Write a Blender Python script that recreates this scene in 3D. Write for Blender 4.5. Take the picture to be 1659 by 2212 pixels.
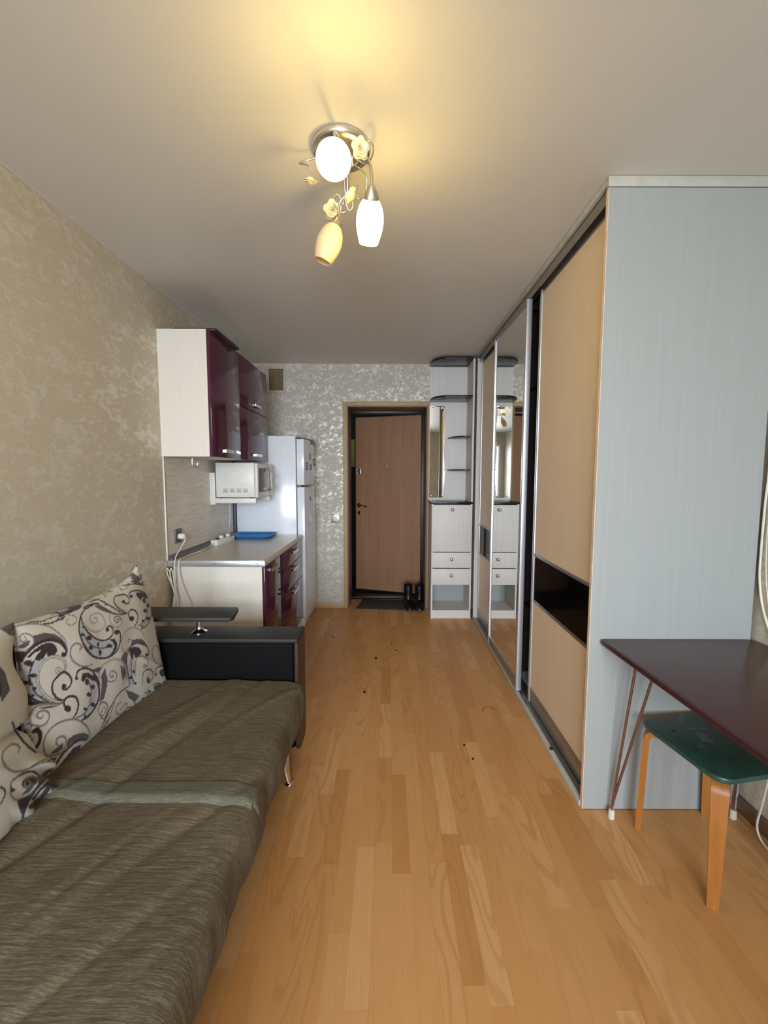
import bpy, bmesh, math, random
import numpy as np
from mathutils import Vector, Matrix

for _o in list(bpy.data.objects):
    bpy.data.objects.remove(_o, do_unlink=True)
sc = bpy.context.scene
COL = sc.collection

# ------------------------------------------------------------------ camera
FPX, TH, PX, PY, ROLL, HC = 920.0, math.radians(4.862), 841.3, 1103.0, 0.0029, 1.418
cam = bpy.data.cameras.new('camera')
cam.sensor_fit = 'VERTICAL'; cam.sensor_height = 36.0; cam.sensor_width = 27.0
cam.lens = FPX / 2212.0 * 36.0
cam.shift_x = (829.5 - PX) / 2212.0
cam.shift_y = (PY - 1106.0) / 2212.0
cam.clip_start = 0.02
cam_o = bpy.data.objects.new('camera', cam); COL.objects.link(cam_o)
_R = Vector((1, 0, 0)); _F = Vector((0, math.cos(TH), -math.sin(TH))); _D = Vector((0, -math.sin(TH), -math.cos(TH)))
_cx = _R * math.cos(ROLL) - _D * math.sin(ROLL)
_cd = _R * math.sin(ROLL) + _D * math.cos(ROLL)
_m = Matrix((( _cx.x, -_cd.x, -_F.x, 0), (_cx.y, -_cd.y, -_F.y, 0), (_cx.z, -_cd.z, -_F.z, HC), (0, 0, 0, 1)))
cam_o.matrix_world = _m
sc.camera = cam_o

# ------------------------------------------------------------------ light and exposure
sc.view_settings.view_transform = 'Standard'; sc.view_settings.look = 'None'
sc.view_settings.gamma = 1.0; sc.view_settings.use_curve_mapping = False
sc.view_settings.exposure = 0.22
W = bpy.data.worlds.new('sky'); sc.world = W; W.use_nodes = True
_bg = W.node_tree.nodes['Background']; _bg.inputs[0].default_value = (0.62, 0.78, 1.0, 1); _bg.inputs[1].default_value = 1.2

def area_light(name, loc, rot, sx, sy, power, color):
    l = bpy.data.lights.new(name, 'AREA'); l.shape = 'RECTANGLE'; l.size = sx; l.size_y = sy
    l.energy = power; l.color = color
    o = bpy.data.objects.new(name, l); COL.objects.link(o); o.location = loc; o.rotation_euler = rot
    return o
# daylight entering through the window in the wall behind the photographer
WINX0, WINX1, WINZ0, WINZ1, YF = -1.30, 1.05, 0.80, 2.22, -2.6
_dl = area_light('daylight', ((WINX0 + WINX1) / 2, YF - 0.30, (WINZ0 + WINZ1) / 2 + 0.04), (math.radians(77), 0, 0),
           WINX1 - WINX0, WINZ1 - WINZ0, 106.0, (0.80, 0.89, 1.0))
_dl.data.spread = math.radians(105)
LAMP_EMIT = 25.0
# dim light of the shared corridor behind the entrance door
_cl = bpy.data.lights.new('corridor_light', 'POINT'); _cl.energy = 2.2; _cl.color = (1.0, 0.93, 0.78); _cl.shadow_soft_size = 0.08
_co = bpy.data.objects.new('corridor_light', _cl); COL.objects.link(_co); _co.location = (-0.95, 5.35, 2.25)
LAMP_COL = (1.0, 0.71, 0.21)

# ------------------------------------------------------------------ room numbers
XL, XR, YB, ZC = -1.407, 1.50, 4.436, 2.536
YW, XW = 1.697, 0.822

# ------------------------------------------------------------------ helpers
def s2l(c):
    c = c / 255.0
    return c / 12.92 if c <= 0.04045 else ((c + 0.055) / 1.055) ** 2.4
def rgb(r, g, b): return (s2l(r), s2l(g), s2l(b), 1.0)

class NT:
    def __init__(s, name):
        s.m = bpy.data.materials.new(name); s.m.use_nodes = True
        s.t = s.m.node_tree; s.n = s.t.nodes; s.b = s.n['Principled BSDF']
    def node(s, typ, ins=None, **kw):
        n = s.n.new(typ)
        for k, v in kw.items(): setattr(n, k, v)
        for k, v in (ins or {}).items(): s.put(n.inputs[k], v)
        return n
    def put(s, sock, v):
        if hasattr(v, 'bl_idname') and hasattr(v, 'outputs'): s.t.links.new(v.outputs[0], sock)
        elif isinstance(v, bpy.types.NodeSocket): s.t.links.new(v, sock)
        else: sock.default_value = v
    def math(s, op, a, b=None, c=None, clamp=False):
        n = s.n.new('ShaderNodeMath'); n.operation = op; n.use_clamp = clamp
        s.put(n.inputs[0], a)
        if b is not None: s.put(n.inputs[1], b)
        if c is not None: s.put(n.inputs[2], c)
        return n.outputs[0]
    def mix(s, fac, a, b, blend='MIX'):
        n = s.n.new('ShaderNodeMix'); n.data_type = 'RGBA'; n.blend_type = blend
        s.put(n.inputs[0], fac); s.put(n.inputs[6], a); s.put(n.inputs[7], b)
        return n.outputs[2]
    def coord(s, scale=(1, 1, 1), rot=(0, 0, 0), loc=(0, 0, 0)):
        g = s.n.new('ShaderNodeNewGeometry')
        m = s.n.new('ShaderNodeMapping'); s.t.links.new(g.outputs['Position'], m.inputs[0])
        m.inputs['Scale'].default_value = scale; m.inputs['Rotation'].default_value = rot; m.inputs['Location'].default_value = loc
        return m.outputs[0]
    def noise(s, vec, scale=1.0, detail=3.0, rough=0.5, dist=0.0, dim='3D'):
        n = s.n.new('ShaderNodeTexNoise'); n.noise_dimensions = dim
        s.t.links.new(vec, n.inputs['Vector'])
        n.inputs['Scale'].default_value = scale; n.inputs['Detail'].default_value = detail
        n.inputs['Roughness'].default_value = rough; n.inputs['Distortion'].default_value = dist
        return n.outputs['Fac']
    def ramp(s, fac, stops):
        n = s.n.new('ShaderNodeValToRGB'); s.put(n.inputs[0], fac)
        e = n.color_ramp.elements
        while len(e) < len(stops): e.new(0.5)
        for i, (p, c) in enumerate(stops):
            e[i].position = p; e[i].color = c if isinstance(c, tuple) else (c, c, c, 1)
        return n.outputs[0]
    def bump(s, h, strength=0.2, dist=0.01):
        n = s.n.new('ShaderNodeBump'); n.inputs['Strength'].default_value = strength; n.inputs['Distance'].default_value = dist
        s.put(n.inputs['Height'], h); s.t.links.new(n.outputs[0], s.b.inputs['Normal'])
    def set(s, **kw):
        for k, v in kw.items(): s.put(s.b.inputs[k.replace('_', ' ')], v)
        return s

def simple(name, col, rough=0.5, metal=0.0, spec=None, coat=0.0, var=0.06, scale=(20, 20, 20), bump=0.0):
    """plain surface whose colour varies slightly through a noise"""
    t = NT(name)
    f = t.noise(t.coord(scale), 1.0, 3.0)
    dark = tuple(c * (1 - var) for c in col[:3]) + (1,); lite = tuple(min(1, c * (1 + var)) for c in col[:3]) + (1,)
    t.set(Base_Color=t.ramp(f, [(0.35, dark), (0.65, lite)]), Roughness=rough, Metallic=metal)
    if spec is not None: t.set(Specular_IOR_Level=spec)
    if coat: t.set(Coat_Weight=coat, Coat_Roughness=0.04)
    if bump: t.bump(f, bump, 0.002)
    return t.m

MATS = {}
def M(k): return MATS[k]

# ---- bmesh shape helpers
def box(bm, x0, x1, y0, y1, z0, z1, bev=0.0, seg=2, rot=None, piv=None):
    r = bmesh.ops.create_cube(bm, size=1.0); vs = r['verts']
    for v in vs:
        v.co = Vector(((x0 + x1) / 2 + v.co.x * (x1 - x0), (y0 + y1) / 2 + v.co.y * (y1 - y0), (z0 + z1) / 2 + v.co.z * (z1 - z0)))
        if rot is not None:
            p = Vector(piv) if piv else Vector(((x0 + x1) / 2, (y0 + y1) / 2, (z0 + z1) / 2))
            v.co = p + rot @ (v.co - p)
    if bev > 0:
        es = list({e for v in vs for e in v.link_edges})
        bmesh.ops.bevel(bm, geom=es, offset=bev, segments=seg, affect='EDGES', profile=0.5)
def cr(pts, n=8, closed=False):
    P = [Vector(p) for p in pts]; out = []
    m = len(P)
    for i in range(m if closed else m - 1):
        if closed: a, b, c, d = P[(i - 1) % m], P[i], P[(i + 1) % m], P[(i + 2) % m]
        else: a, b, c, d = P[max(i - 1, 0)], P[i], P[i + 1], P[min(i + 2, m - 1)]
        for k in range(n):
            t = k / n
            out.append(0.5 * ((2 * b) + (c - a) * t + (2 * a - 5 * b + 4 * c - d) * t * t + (3 * b - a - 3 * c + d) * t ** 3))
    if not closed: out.append(P[-1])
    return out
def tube(bm, pts, r, seg=10, smooth=8, cap=True):
    P = cr(pts, smooth) if smooth else [Vector(p) for p in pts]
    n = len(P); rs = r if callable(r) else (lambda t: r)
    up = None; rings = []
    for i, p in enumerate(P):
        d = (P[min(i + 1, n - 1)] - P[max(i - 1, 0)])
        if d.length < 1e-9: d = Vector((0, 0, 1))
        d.normalize()
        if up is None: up = d.orthogonal().normalized()
        up = up - d * up.dot(d)
        if up.length < 1e-6: up = d.orthogonal()
        up.normalize(); w = d.cross(up); R = rs(i / max(1, n - 1))
        rings.append([bm.verts.new(p + (up * math.cos(a) + w * math.sin(a)) * R) for a in [2 * math.pi * k / seg for k in range(seg)]])
    for i in range(n - 1):
        for k in range(seg):
            bm.faces.new((rings[i][k], rings[i][(k + 1) % seg], rings[i + 1][(k + 1) % seg], rings[i + 1][k]))
    if cap:
        bm.faces.new(list(reversed(rings[0]))); bm.faces.new(rings[-1])
def lathe(bm, prof, origin, axis=(0, 0, 1), seg=32, cap=True):
    """prof: list of (distance along axis, radius)"""
    a = Vector(axis).normalized(); u = a.orthogonal().normalized(); w = a.cross(u); o = Vector(origin)
    rings = []
    for h, r in prof:
        if r < 1e-5: rings.append([bm.verts.new(o + a * h)])
        else: rings.append([bm.verts.new(o + a * h + (u * math.cos(t) + w * math.sin(t)) * r) for t in [2 * math.pi * k / seg for k in range(seg)]])
    for A, B in zip(rings, rings[1:]):
        for k in range(seg):
            q = []
            for v in (A[k % len(A)], A[(k + 1) % len(A)], B[(k + 1) % len(B)], B[k % len(B)]):
                if v not in q: q.append(v)
            if len(q) > 2: bm.faces.new(q)
    if cap:
        for ring, rev in ((rings[0], True), (rings[-1], False)):
            if len(ring) > 2: bm.faces.new(list(reversed(ring)) if rev else ring)
def prism(bm, poly, lo, hi, axis='z', bev=0.0):
    def mk(a, b, h):
        return {'z': (a, b, h), 'y': (a, h, b), 'x': (h, a, b)}[axis]
    A = [bm.verts.new(mk(a, b, lo)) for a, b in poly]; B = [bm.verts.new(mk(a, b, hi)) for a, b in poly]
    n = len(poly); fs = [bm.faces.new(A), bm.faces.new(B)]
    for i in range(n): fs.append(bm.faces.new((A[i], A[(i + 1) % n], B[(i + 1) % n], B[i])))
    bmesh.ops.recalc_face_normals(bm, faces=fs)
    if bev:
        es = [e for f in fs[:2] for e in f.edges]
        bmesh.ops.bevel(bm, geom=list(set(es)), offset=bev, segments=2, affect='EDGES', profile=0.5)
def rrect(x0, x1, y0, y1, r, n=6, corners=(1, 1, 1, 1)):
    out = []
    for (cx, cy, a0, on, px, py) in ((x1 - r, y1 - r, 0, corners[0], x1, y1), (x0 + r, y1 - r, 90, corners[1], x0, y1), (x0 + r, y0 + r, 180, corners[2], x0, y0), (x1 - r, y0 + r, 270, corners[3], x1, y0)):
        if not on: out.append((px, py)); continue
        for k in range(n + 1):
            a = math.radians(a0 + 90 * k / n); out.append((cx + r * math.cos(a), cy + r * math.sin(a)))
    return out

def mesh_obj(name, bm, mat, parent=None, smooth=35, loc=None, extra_mats=()):
    bmesh.ops.recalc_face_normals(bm, faces=bm.faces[:])
    me = bpy.data.meshes.new(name); bm.to_mesh(me); bm.free()
    return finish(name, me, mat, parent, smooth, loc, extra_mats)
def wloc(o):
    v = Vector(o.location); p = o.parent
    while p: v += p.location; p = p.parent
    return v
def finish(name, me, mat, parent=None, smooth=35, loc=None, extra_mats=()):
    o = bpy.data.objects.new(name, me); COL.objects.link(o)
    me.materials.append(M(mat) if isinstance(mat, str) else mat)
    for x in extra_mats: me.materials.append(M(x))
    off = Vector((0, 0, 0))
    if parent is not None:
        o.parent = parent; off = wloc(parent)
        if loc is not None: o.location = Vector(loc) - off; off = Vector(loc)
    elif loc is not None:
        o.location = loc; off = Vector(loc)
    if off.length: me.transform(Matrix.Translation(-off))
    if smooth:
        me.polygons.foreach_set('use_smooth', [True] * len(me.polygons))
        if smooth < 180: me.set_sharp_from_angle(angle=math.radians(smooth))
    me.update()
    return o
def part(name, mat, parent, fn, smooth=35, label=None, loc=None):
    bm = bmesh.new(); fn(bm); o = mesh_obj(name, bm, mat, parent, smooth, loc)
    if label: o['label'] = label
    return o
def boxes(*bs, bev=0.0):
    def f(bm):
        for b in bs: box(bm, *b, bev=bev)
    return f
def tag(o, label, cat, group=None, kind=None):
    o['label'] = label; o['category'] = cat
    if group: o['group'] = group
    if kind: o['kind'] = kind
    return o
def thing(name, label, cat, loc, group=None):
    o = bpy.data.objects.new(name, None); COL.objects.link(o); o.location = loc; o.empty_display_size = 0.05
    return tag(o, label, cat, group)
def solo(name, mat, fn, label, cat, loc, group=None, smooth=35):
    bm = bmesh.new(); fn(bm); o = mesh_obj(name, bm, mat, None, smooth, loc)
    return tag(o, label, cat, group)
def struct(name, mat, fn, label=None, parent=None, smooth=35):
    bm = bmesh.new(); fn(bm); o = mesh_obj(name, bm, mat, parent, smooth)
    if parent is None:
        o['kind'] = 'structure'; o['label'] = label or name; o['category'] = name.split('_')[0]
    return o

# ------------------------------------------------------------------ materials of the room
def mk_wallpaper(name, horiz):
    t = NT(name)
    sc_ = (1, 1, 1)
    v = t.coord((1.0, 1.0, 1.25) if horiz else (1, 0.75, 1.3), rot=(0, 0, 0) if horiz else (math.radians(-25), 0, 0))
    n1 = t.noise(v, 23.0 if horiz else 18.0, 6.0, 0.62, 1.1)
    n2 = t.noise(v, 7.0, 3.0, 0.5, 0.6)
    n3 = t.noise(v, 60.0, 3.0, 0.6, 0.3)
    s = t.math('ADD', t.math('MULTIPLY', n1, 0.72), t.math('MULTIPLY', n2, 0.28))
    lo_, hi_ = (rgb(180, 173, 160), rgb(188, 182, 168)) if horiz else (rgb(198, 187, 164), rgb(206, 196, 173))
    fl = t.ramp(s, [(0.50, 0.0), (0.53, 0.35), (0.60, 1.0)])
    base = t.mix(t.ramp(n3, [(0.3, 0.0), (0.7, 1.0)]), lo_, hi_)
    col = t.mix(fl, base, rgb(208, 204, 194) if horiz else rgb(221, 216, 201))
    # joints between the wallpaper widths
    g = t.n.new('ShaderNodeSeparateXYZ'); gg = t.n.new('ShaderNodeNewGeometry'); t.t.links.new(gg.outputs['Position'], g.inputs[0])
    ax = g.outputs[0] if horiz else g.outputs[1]
    fr = t.math('FRACT', t.math('DIVIDE', t.math('ADD', ax, 0.255 if not horiz else 0.12), 0.53))
    ln = t.math('LESS_THAN', t.math('ABSOLUTE', t.math('SUBTRACT', fr, 0.5)), 0.0022)
    col = t.mix(t.math('MULTIPLY', ln, 0.35), col, rgb(215, 208, 190))
    t.set(Base_Color=col, Roughness=t.ramp(fl, [(0.0, 0.62), (1.0, 0.36)]), Metallic=t.math('MULTIPLY', fl, 0.22))
    t.bump(fl, 0.25, 0.002)
    return t.m
MATS['wallpaper_side'] = mk_wallpaper('wallpaper_side', False)
MATS['wallpaper_end'] = mk_wallpaper('wallpaper_end', True)

def mk_ceiling():
    t = NT('stretch_ceiling')
    f = t.noise(t.coord((400, 400, 400)), 1.0, 2.0)
    t.set(Base_Color=t.ramp(f, [(0.3, rgb(221, 218, 212)), (0.7, rgb(226, 223, 217))]), Roughness=0.5, Specular_IOR_Level=0.22)
    return t.m
MATS['ceiling'] = mk_ceiling()

def mk_laminate():
    t = NT('beech_laminate')
    g = t.n.new('ShaderNodeNewGeometry'); sp = t.n.new('ShaderNodeSeparateXYZ'); t.t.links.new(g.outputs['Position'], sp.inputs[0])
    X, Y = sp.outputs[0], sp.outputs[1]
    SW, SL = 0.0655, 0.50
    xs = t.math('DIVIDE', t.math('ADD', X, 3.0), SW)
    strip = t.math('FLOOR', xs)
    wn = t.node('ShaderNodeTexWhiteNoise', noise_dimensions='1D'); t.put(wn.inputs['W'], strip)
    ys = t.math('ADD', t.math('DIVIDE', t.math('ADD', Y, 5.0), SL), t.math('MULTIPLY', wn.outputs['Value'], 7.31))
    seg = t.math('FLOOR', ys)
    cb = t.n.new('ShaderNodeCombineXYZ'); t.put(cb.inputs[0], strip); t.put(cb.inputs[1], seg)
    w2 = t.node('ShaderNodeTexWhiteNoise', noise_dimensions='2D'); t.put(w2.inputs['Vector'], cb.outputs[0])
    rv = w2.outputs['Value']; rc = t.n.new('ShaderNodeSeparateColor'); t.put(rc.inputs[0], w2.outputs['Color'])
    tone = t.ramp(rv, [(0.0, rgb(190, 134, 76)), (0.15, rgb(197, 142, 84)), (0.5, rgb(201, 148, 90)), (0.85, rgb(205, 153, 96)), (1.0, rgb(212, 163, 107))])
    # growth rings: contour lines of a long stretched noise, shifted for each strip
    v = t.n.new('ShaderNodeCombineXYZ')
    t.put(v.inputs[0], t.math('ADD', t.math('MULTIPLY', X, 9.0), t.math('MULTIPLY', rc.outputs[0], 40.0)))
    t.put(v.inputs[1], t.math('ADD', t.math('MULTIPLY', Y, 1.5), t.math('MULTIPLY', rc.outputs[1], 40.0)))
    n = t.noise(v.outputs[0], 1.0, 1.5, 0.4, 0.2)
    ring = t.math('SINE', t.math('MULTIPLY', n, 58.0))
    ringm = t.math('MULTIPLY', t.ramp(ring, [(0.2, 0.0), (0.95, 1.0)]), t.ramp(rc.outputs[2], [(0.35, 0.10), (0.75, 0.9)]))
    v2 = t.n.new('ShaderNodeCombineXYZ'); t.put(v2.inputs[0], t.math('MULTIPLY', X, 260.0)); t.put(v2.inputs[1], t.math('ADD', t.math('MULTIPLY', Y, 6.0), t.math('MULTIPLY', rv, 30.0)))
    fine = t.noise(v2.outputs[0], 1.0, 3.0, 0.6)
    col = t.mix(t.math('MULTIPLY', ringm, 0.46), tone, rgb(172, 118, 68))
    col = t.mix(t.ramp(fine, [(0.35, 0.16), (0.65, 0.0)]), col, rgb(160, 110, 66))
    # joints: every third strip is a board edge
    fx = t.math('FRACT', xs); fy = t.math('FRACT', ys)
    b3 = t.math('FRACT', t.math('DIVIDE', t.math('ADD', X, 3.0), SW * 3))
    e3 = t.math('LESS_THAN', b3, 0.006)
    e1 = t.math('LESS_THAN', fx, 0.014)
    ey = t.math('LESS_THAN', fy, 0.004)
    ln = t.math('MAXIMUM', t.math('MULTIPLY', e3, 0.30), t.math('MAXIMUM', t.math('MULTIPLY', e1, 0.09), t.math('MULTIPLY', ey, 0.13)))
    col = t.mix(ln, col, rgb(96, 62, 34))
    rn = t.noise(t.coord((3, 3, 3)), 1.0, 4.0)
    t.set(Base_Color=col, Roughness=t.ramp(rn, [(0.3, 0.34), (0.7, 0.46)]), Specular_IOR_Level=0.32)
    return t.m
MATS['laminate'] = mk_laminate()

def grain(name, a, b, sx, sy, sz, rough=0.45, dist=0.4, detail=4.0, spec=0.4, bump=0.04):
    t = NT(name)
    f = t.noise(t.coord((sx, sy, sz)), 1.0, detail, 0.6, dist)
    t.set(Base_Color=t.ramp(f, [(0.32, a), (0.68, b)]), Roughness=rough, Specular_IOR_Level=spec)
    if bump: t.bump(f, bump, 0.002)
    return t.m
MATS['white_laminate'] = grain('white_laminate', rgb(156, 159, 155), rgb(160, 163, 159), 60, 60, 1.6, rough=0.5)
MATS['peach_laminate'] = grain('peach_laminate', rgb(238, 214, 182), rgb(243, 220, 190), 60, 60, 1.6, rough=0.5)
MATS['peach_edge'] = simple('peach_edge', rgb(232, 208, 184), 0.5)
MATS['cream_linen'] = grain('cream_linen', rgb(222, 216, 203), rgb(228, 222, 210), 160, 160, 5, rough=0.5)
MATS['grey_laminate'] = grain('grey_laminate', rgb(212, 207, 202), rgb(219, 214, 209), 70, 70, 2.5, rough=0.5)
MATS['cornice_cream'] = simple('cornice_cream', rgb(182, 180, 168), 0.5)
MATS['purple_gloss'] = simple('purple_gloss', rgb(84, 42, 62), 0.09, spec=0.24, var=0.03)
MATS['worktop'] = grain('worktop_stone', rgb(202, 191, 176), rgb(210, 200, 186), 4, 30, 30, rough=0.28)
MATS['backsplash'] = None
def mk_splash():
    t = NT('backsplash_marble')
    f = t.noise(t.coord((1.0, 2.2, 20)), 1.6, 6.0, 0.6, 1.6)
    t.set(Base_Color=t.ramp(f, [(0.25, rgb(200, 190, 174)), (0.5, rgb(224, 216, 202)), (0.75, rgb(236, 230, 219))]), Roughness=0.42)
    return t.m
MATS['backsplash'] = mk_splash()
MATS['chrome'] = simple('chrome', (0.80, 0.80, 0.82, 1), 0.12, 1.0, var=0.02)
MATS['satin_nickel'] = simple('satin_nickel', (0.62, 0.60, 0.56, 1), 0.28, 1.0, var=0.03)
MATS['aluminium'] = simple('aluminium', (0.66, 0.67, 0.69, 1), 0.34, 0.75, var=0.03, scale=(200, 200, 2))
MATS['track_metal'] = simple('track_metal', (0.42, 0.40, 0.37, 1), 0.4, 0.9, var=0.04, scale=(60, 2, 60))
MATS['white_gloss'] = simple('white_gloss', rgb(232, 236, 242), 0.16, var=0.02)
MATS['white_plastic'] = simple('white_plastic', rgb(226, 224, 216), 0.35, var=0.02)
MATS['grey_plastic'] = simple('grey_plastic', rgb(96, 96, 98), 0.4)
MATS['dark_plastic'] = simple('dark_plastic', rgb(40, 40, 42), 0.35)
MATS['black_gloss'] = simple('black_gloss', (0.002, 0.002, 0.002, 1), 0.1, spec=0.07)
MATS['dark_shelf'] = simple('dark_shelf', rgb(34, 30, 29), 0.2, spec=0.25)
MATS['dark_wood'] = grain('dark_wood', rgb(44, 30, 22), rgb(58, 40, 29), 30, 30, 3, rough=0.45)
MATS['reveal_wood'] = grain('reveal_wood', rgb(96, 72, 50), rgb(112, 86, 60), 30, 30, 3, rough=0.45)
MATS['trim_wood'] = grain('trim_wood', rgb(170, 140, 104), rgb(184, 154, 116), 40, 40, 3, rough=0.5)
MATS['door_veneer'] = grain('door_veneer', rgb(142, 104, 74), rgb(156, 116, 84), 26, 26, 1.3, rough=0.5)
MATS['door_metal'] = simple('door_metal', rgb(34, 28, 26), 0.4, 0.3)
MATS['corridor'] = simple('corridor_gloom', rgb(52, 50, 40), 0.8)  # wall colour kept dark so the corridor reads as unlit
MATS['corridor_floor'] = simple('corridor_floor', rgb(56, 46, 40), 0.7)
MATS['yellow_paint'] = simple('yellow_paint', rgb(190, 180, 110), 0.6)
MATS['dark_cloth'] = simple('dark_cloth', rgb(30, 30, 38), 0.9)
MATS['baseboard'] = grain('baseboard_wood', rgb(176, 142, 104), rgb(190, 156, 118), 3, 3, 60, rough=0.45)
MATS['baseboard_dark'] = grain('baseboard_brown', rgb(118, 88, 62), rgb(132, 100, 72), 3, 3, 60, rough=0.45)
MATS['mirror'] = simple('mirror_silver', (0.90, 0.92, 0.90, 1), 0.012, 1.0, var=0.003)
MATS['blue_plastic'] = simple('blue_plastic', rgb(28, 120, 188), 0.35)
MATS['maroon'] = simple('maroon_polish', rgb(72, 40, 42), 0.26, spec=0.25, var=0.08, scale=(3, 3, 3))
MATS['copper_rod'] = simple('copper_rod', rgb(150, 116, 98), 0.3, 0.8)
MATS['foot_cap'] = simple('foot_cap_plastic', rgb(216, 208, 196), 0.5)
def mk_green():
    t = NT('green_paint_worn')
    v = t.coord((30, 30, 30)); f = t.noise(v, 1.0, 5.0, 0.6, 0.5); g = t.noise(t.coord((8, 8, 8)), 1.0, 4.0, 0.6)
    c = t.ramp(f, [(0.3, rgb(40, 68, 58)), (0.7, rgb(52, 84, 72))])
    c = t.mix(t.ramp(g, [(0.66, 0.0), (0.70, 0.55)]), c, rgb(112, 140, 122))
    t.set(Base_Color=c, Roughness=0.34); return t.m
MATS['green_paint'] = mk_green()
MATS['birch'] = grain('birch_lacquer', rgb(156, 96, 40), rgb(170, 108, 48), 40, 40, 4, rough=0.35)
MATS['birch_pale'] = simple('birch_end', rgb(206, 176, 134), 0.6)
MATS['leather'] = simple('black_leatherette', rgb(11, 9, 10), 0.6, spec=0.08, var=0.15, scale=(300, 300, 300), bump=0.15)
MATS['black_board'] = grain('black_wenge_board', rgb(46, 44, 42), rgb(54, 51, 49), 3, 60, 60, rough=0.45, spec=0.2)
MATS['brown_board'] = grain('brown_wenge_board', rgb(58, 40, 32), rgb(68, 48, 38), 40, 40, 3, rough=0.4)
MATS['mat_fabric'] = simple('doormat_rubber', rgb(58, 54, 54), 0.9, var=0.2, scale=(300, 300, 300), bump=0.4)
MATS['boot_leather'] = simple('boot_leather', (0.006, 0.006, 0.007, 1), 0.32, spec=0.25, var=0.2)
MATS['cable_white'] = simple('cable_white', rgb(222, 216, 200), 0.45)
MATS['ceramic'] = None
def mk_ceramic():
    t = NT('rose_ceramic'); t.set(Base_Color=rgb(246, 226, 176), Roughness=0.35, Subsurface_Weight=0.0)
    f = t.noise(t.coord((60, 60, 60)), 1.0, 2.0); t.set(Base_Color=t.ramp(f, [(0.3, rgb(240, 222, 176)), (0.7, rgb(250, 234, 192))]))
    return t.m
MATS['ceramic'] = mk_ceramic()
def mk_lit():
    t = NT('lit_glass_shade')
    t.set(Base_Color=(0.9, 0.85, 0.75, 1), Roughness=0.3, Emission_Color=LAMP_COL + (1,), Emission_Strength=LAMP_EMIT)
    f = t.noise(t.coord((50, 50, 50)), 1.0, 2.0); t.set(Base_Color=t.ramp(f, [(0.3, (0.85, 0.8, 0.7, 1)), (0.7, (0.9, 0.86, 0.78, 1))]))
    return t.m
MATS['lit_glass'] = mk_lit()
def mk_unlit():
    t = NT('frosted_glass_shade')
    f = t.noise(t.coord((50, 50, 50)), 1.0, 2.0)
    t.set(Base_Color=t.ramp(f, [(0.3, rgb(240, 226, 196)), (0.7, rgb(246, 234, 206))]), Roughness=0.35)
    tr = t.n.new('ShaderNodeBsdfTranslucent'); tr.inputs[0].default_value = rgb(246, 232, 200)
    mx = t.n.new('ShaderNodeMixShader'); mx.inputs[0].default_value = 0.45
    t.t.links.new(t.b.outputs[0], mx.inputs[1]); t.t.links.new(tr.outputs[0], mx.inputs[2])
    t.t.links.new(mx.outputs[0], t.n['Material Output'].inputs['Surface'])
    return t.m
MATS['frosted_glass'] = mk_unlit()
MATS['vent_tan'] = simple('vent_tan', rgb(146, 128, 94), 0.6)
MATS['pvc_white'] = simple('window_pvc', rgb(236, 238, 240), 0.35)
MATS['crumb'] = simple('crumb_dark', rgb(36, 24, 18), 0.9)
def mk_glass():
    t = NT('window_glass')
    tr = t.n.new('ShaderNodeBsdfTransparent'); gl = t.n.new('ShaderNodeBsdfGlossy'); gl.inputs['Roughness'].default_value = 0.02
    fr = t.n.new('ShaderNodeFresnel'); fr.inputs[0].default_value = 1.3
    mx = t.n.new('ShaderNodeMixShader'); t.t.links.new(fr.outputs[0], mx.inputs[0])
    t.t.links.new(tr.outputs[0], mx.inputs[1]); t.t.links.new(gl.outputs[0], mx.inputs[2])
    t.t.links.new(mx.outputs[0], t.n['Material Output'].inputs['Surface']); return t.m
MATS['glass'] = mk_glass()
def mk_cover(name, a, b, c):
    t = NT(name)
    g = t.n.new('ShaderNodeNewGeometry'); sp = t.n.new('ShaderNodeSeparateXYZ'); t.t.links.new(g.outputs['Position'], sp.inputs[0])
    al = t.math('SUBTRACT', sp.outputs[0], sp.outputs[2])
    def thread(a, b):
        c = t.n.new('ShaderNodeCombineXYZ'); t.put(c.inputs[0], t.math('MULTIPLY', al, a)); t.put(c.inputs[1], t.math('MULTIPLY', sp.outputs[1], b)); return c.outputs[0]
    n1 = t.noise(thread(11, 200), 1.0, 4.0, 0.65, 0.4)
    n2 = t.noise(thread(60, 520), 1.0, 2.0, 0.6)
    n3 = t.noise(t.coord((2, 5, 5)), 1.0, 3.0, 0.5)
    s = t.math('ADD', t.math('MULTIPLY', n1, 0.5), t.math('ADD', t.math('MULTIPLY', n2, 0.36), t.math('MULTIPLY', n3, 0.14)))
    t.set(Base_Color=t.ramp(s, [(0.36, a), (0.5, b), (0.64, c)]), Roughness=0.9)
    t.bump(s, 0.35, 0.003); return t.m
MATS['sofa_cover'] = mk_cover('sofa_cover_fabric', rgb(64, 54, 38), rgb(92, 80, 60), rgb(124, 112, 90))
MATS['hem_fabric'] = mk_cover('hem_fabric', rgb(68, 65, 52), rgb(88, 84, 69), rgb(110, 106, 88))
def mk_print():
    t = NT('scroll_print_fabric')
    a = t.n.new('ShaderNodeAttribute'); a.attribute_name = 'print'
    w = t.noise(t.coord((500, 500, 500)), 1.0, 2.0, 0.6)
    n = t.mix(t.ramp(w, [(0.3, 0.0), (0.7, 0.12)]), a.outputs['Color'], rgb(110, 100, 92))
    t.set(Base_Color=n, Roughness=0.85, Sheen_Weight=0.1)
    t.bump(w, 0.25, 0.001); return t.m
MATS['print'] = mk_print()

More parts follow.
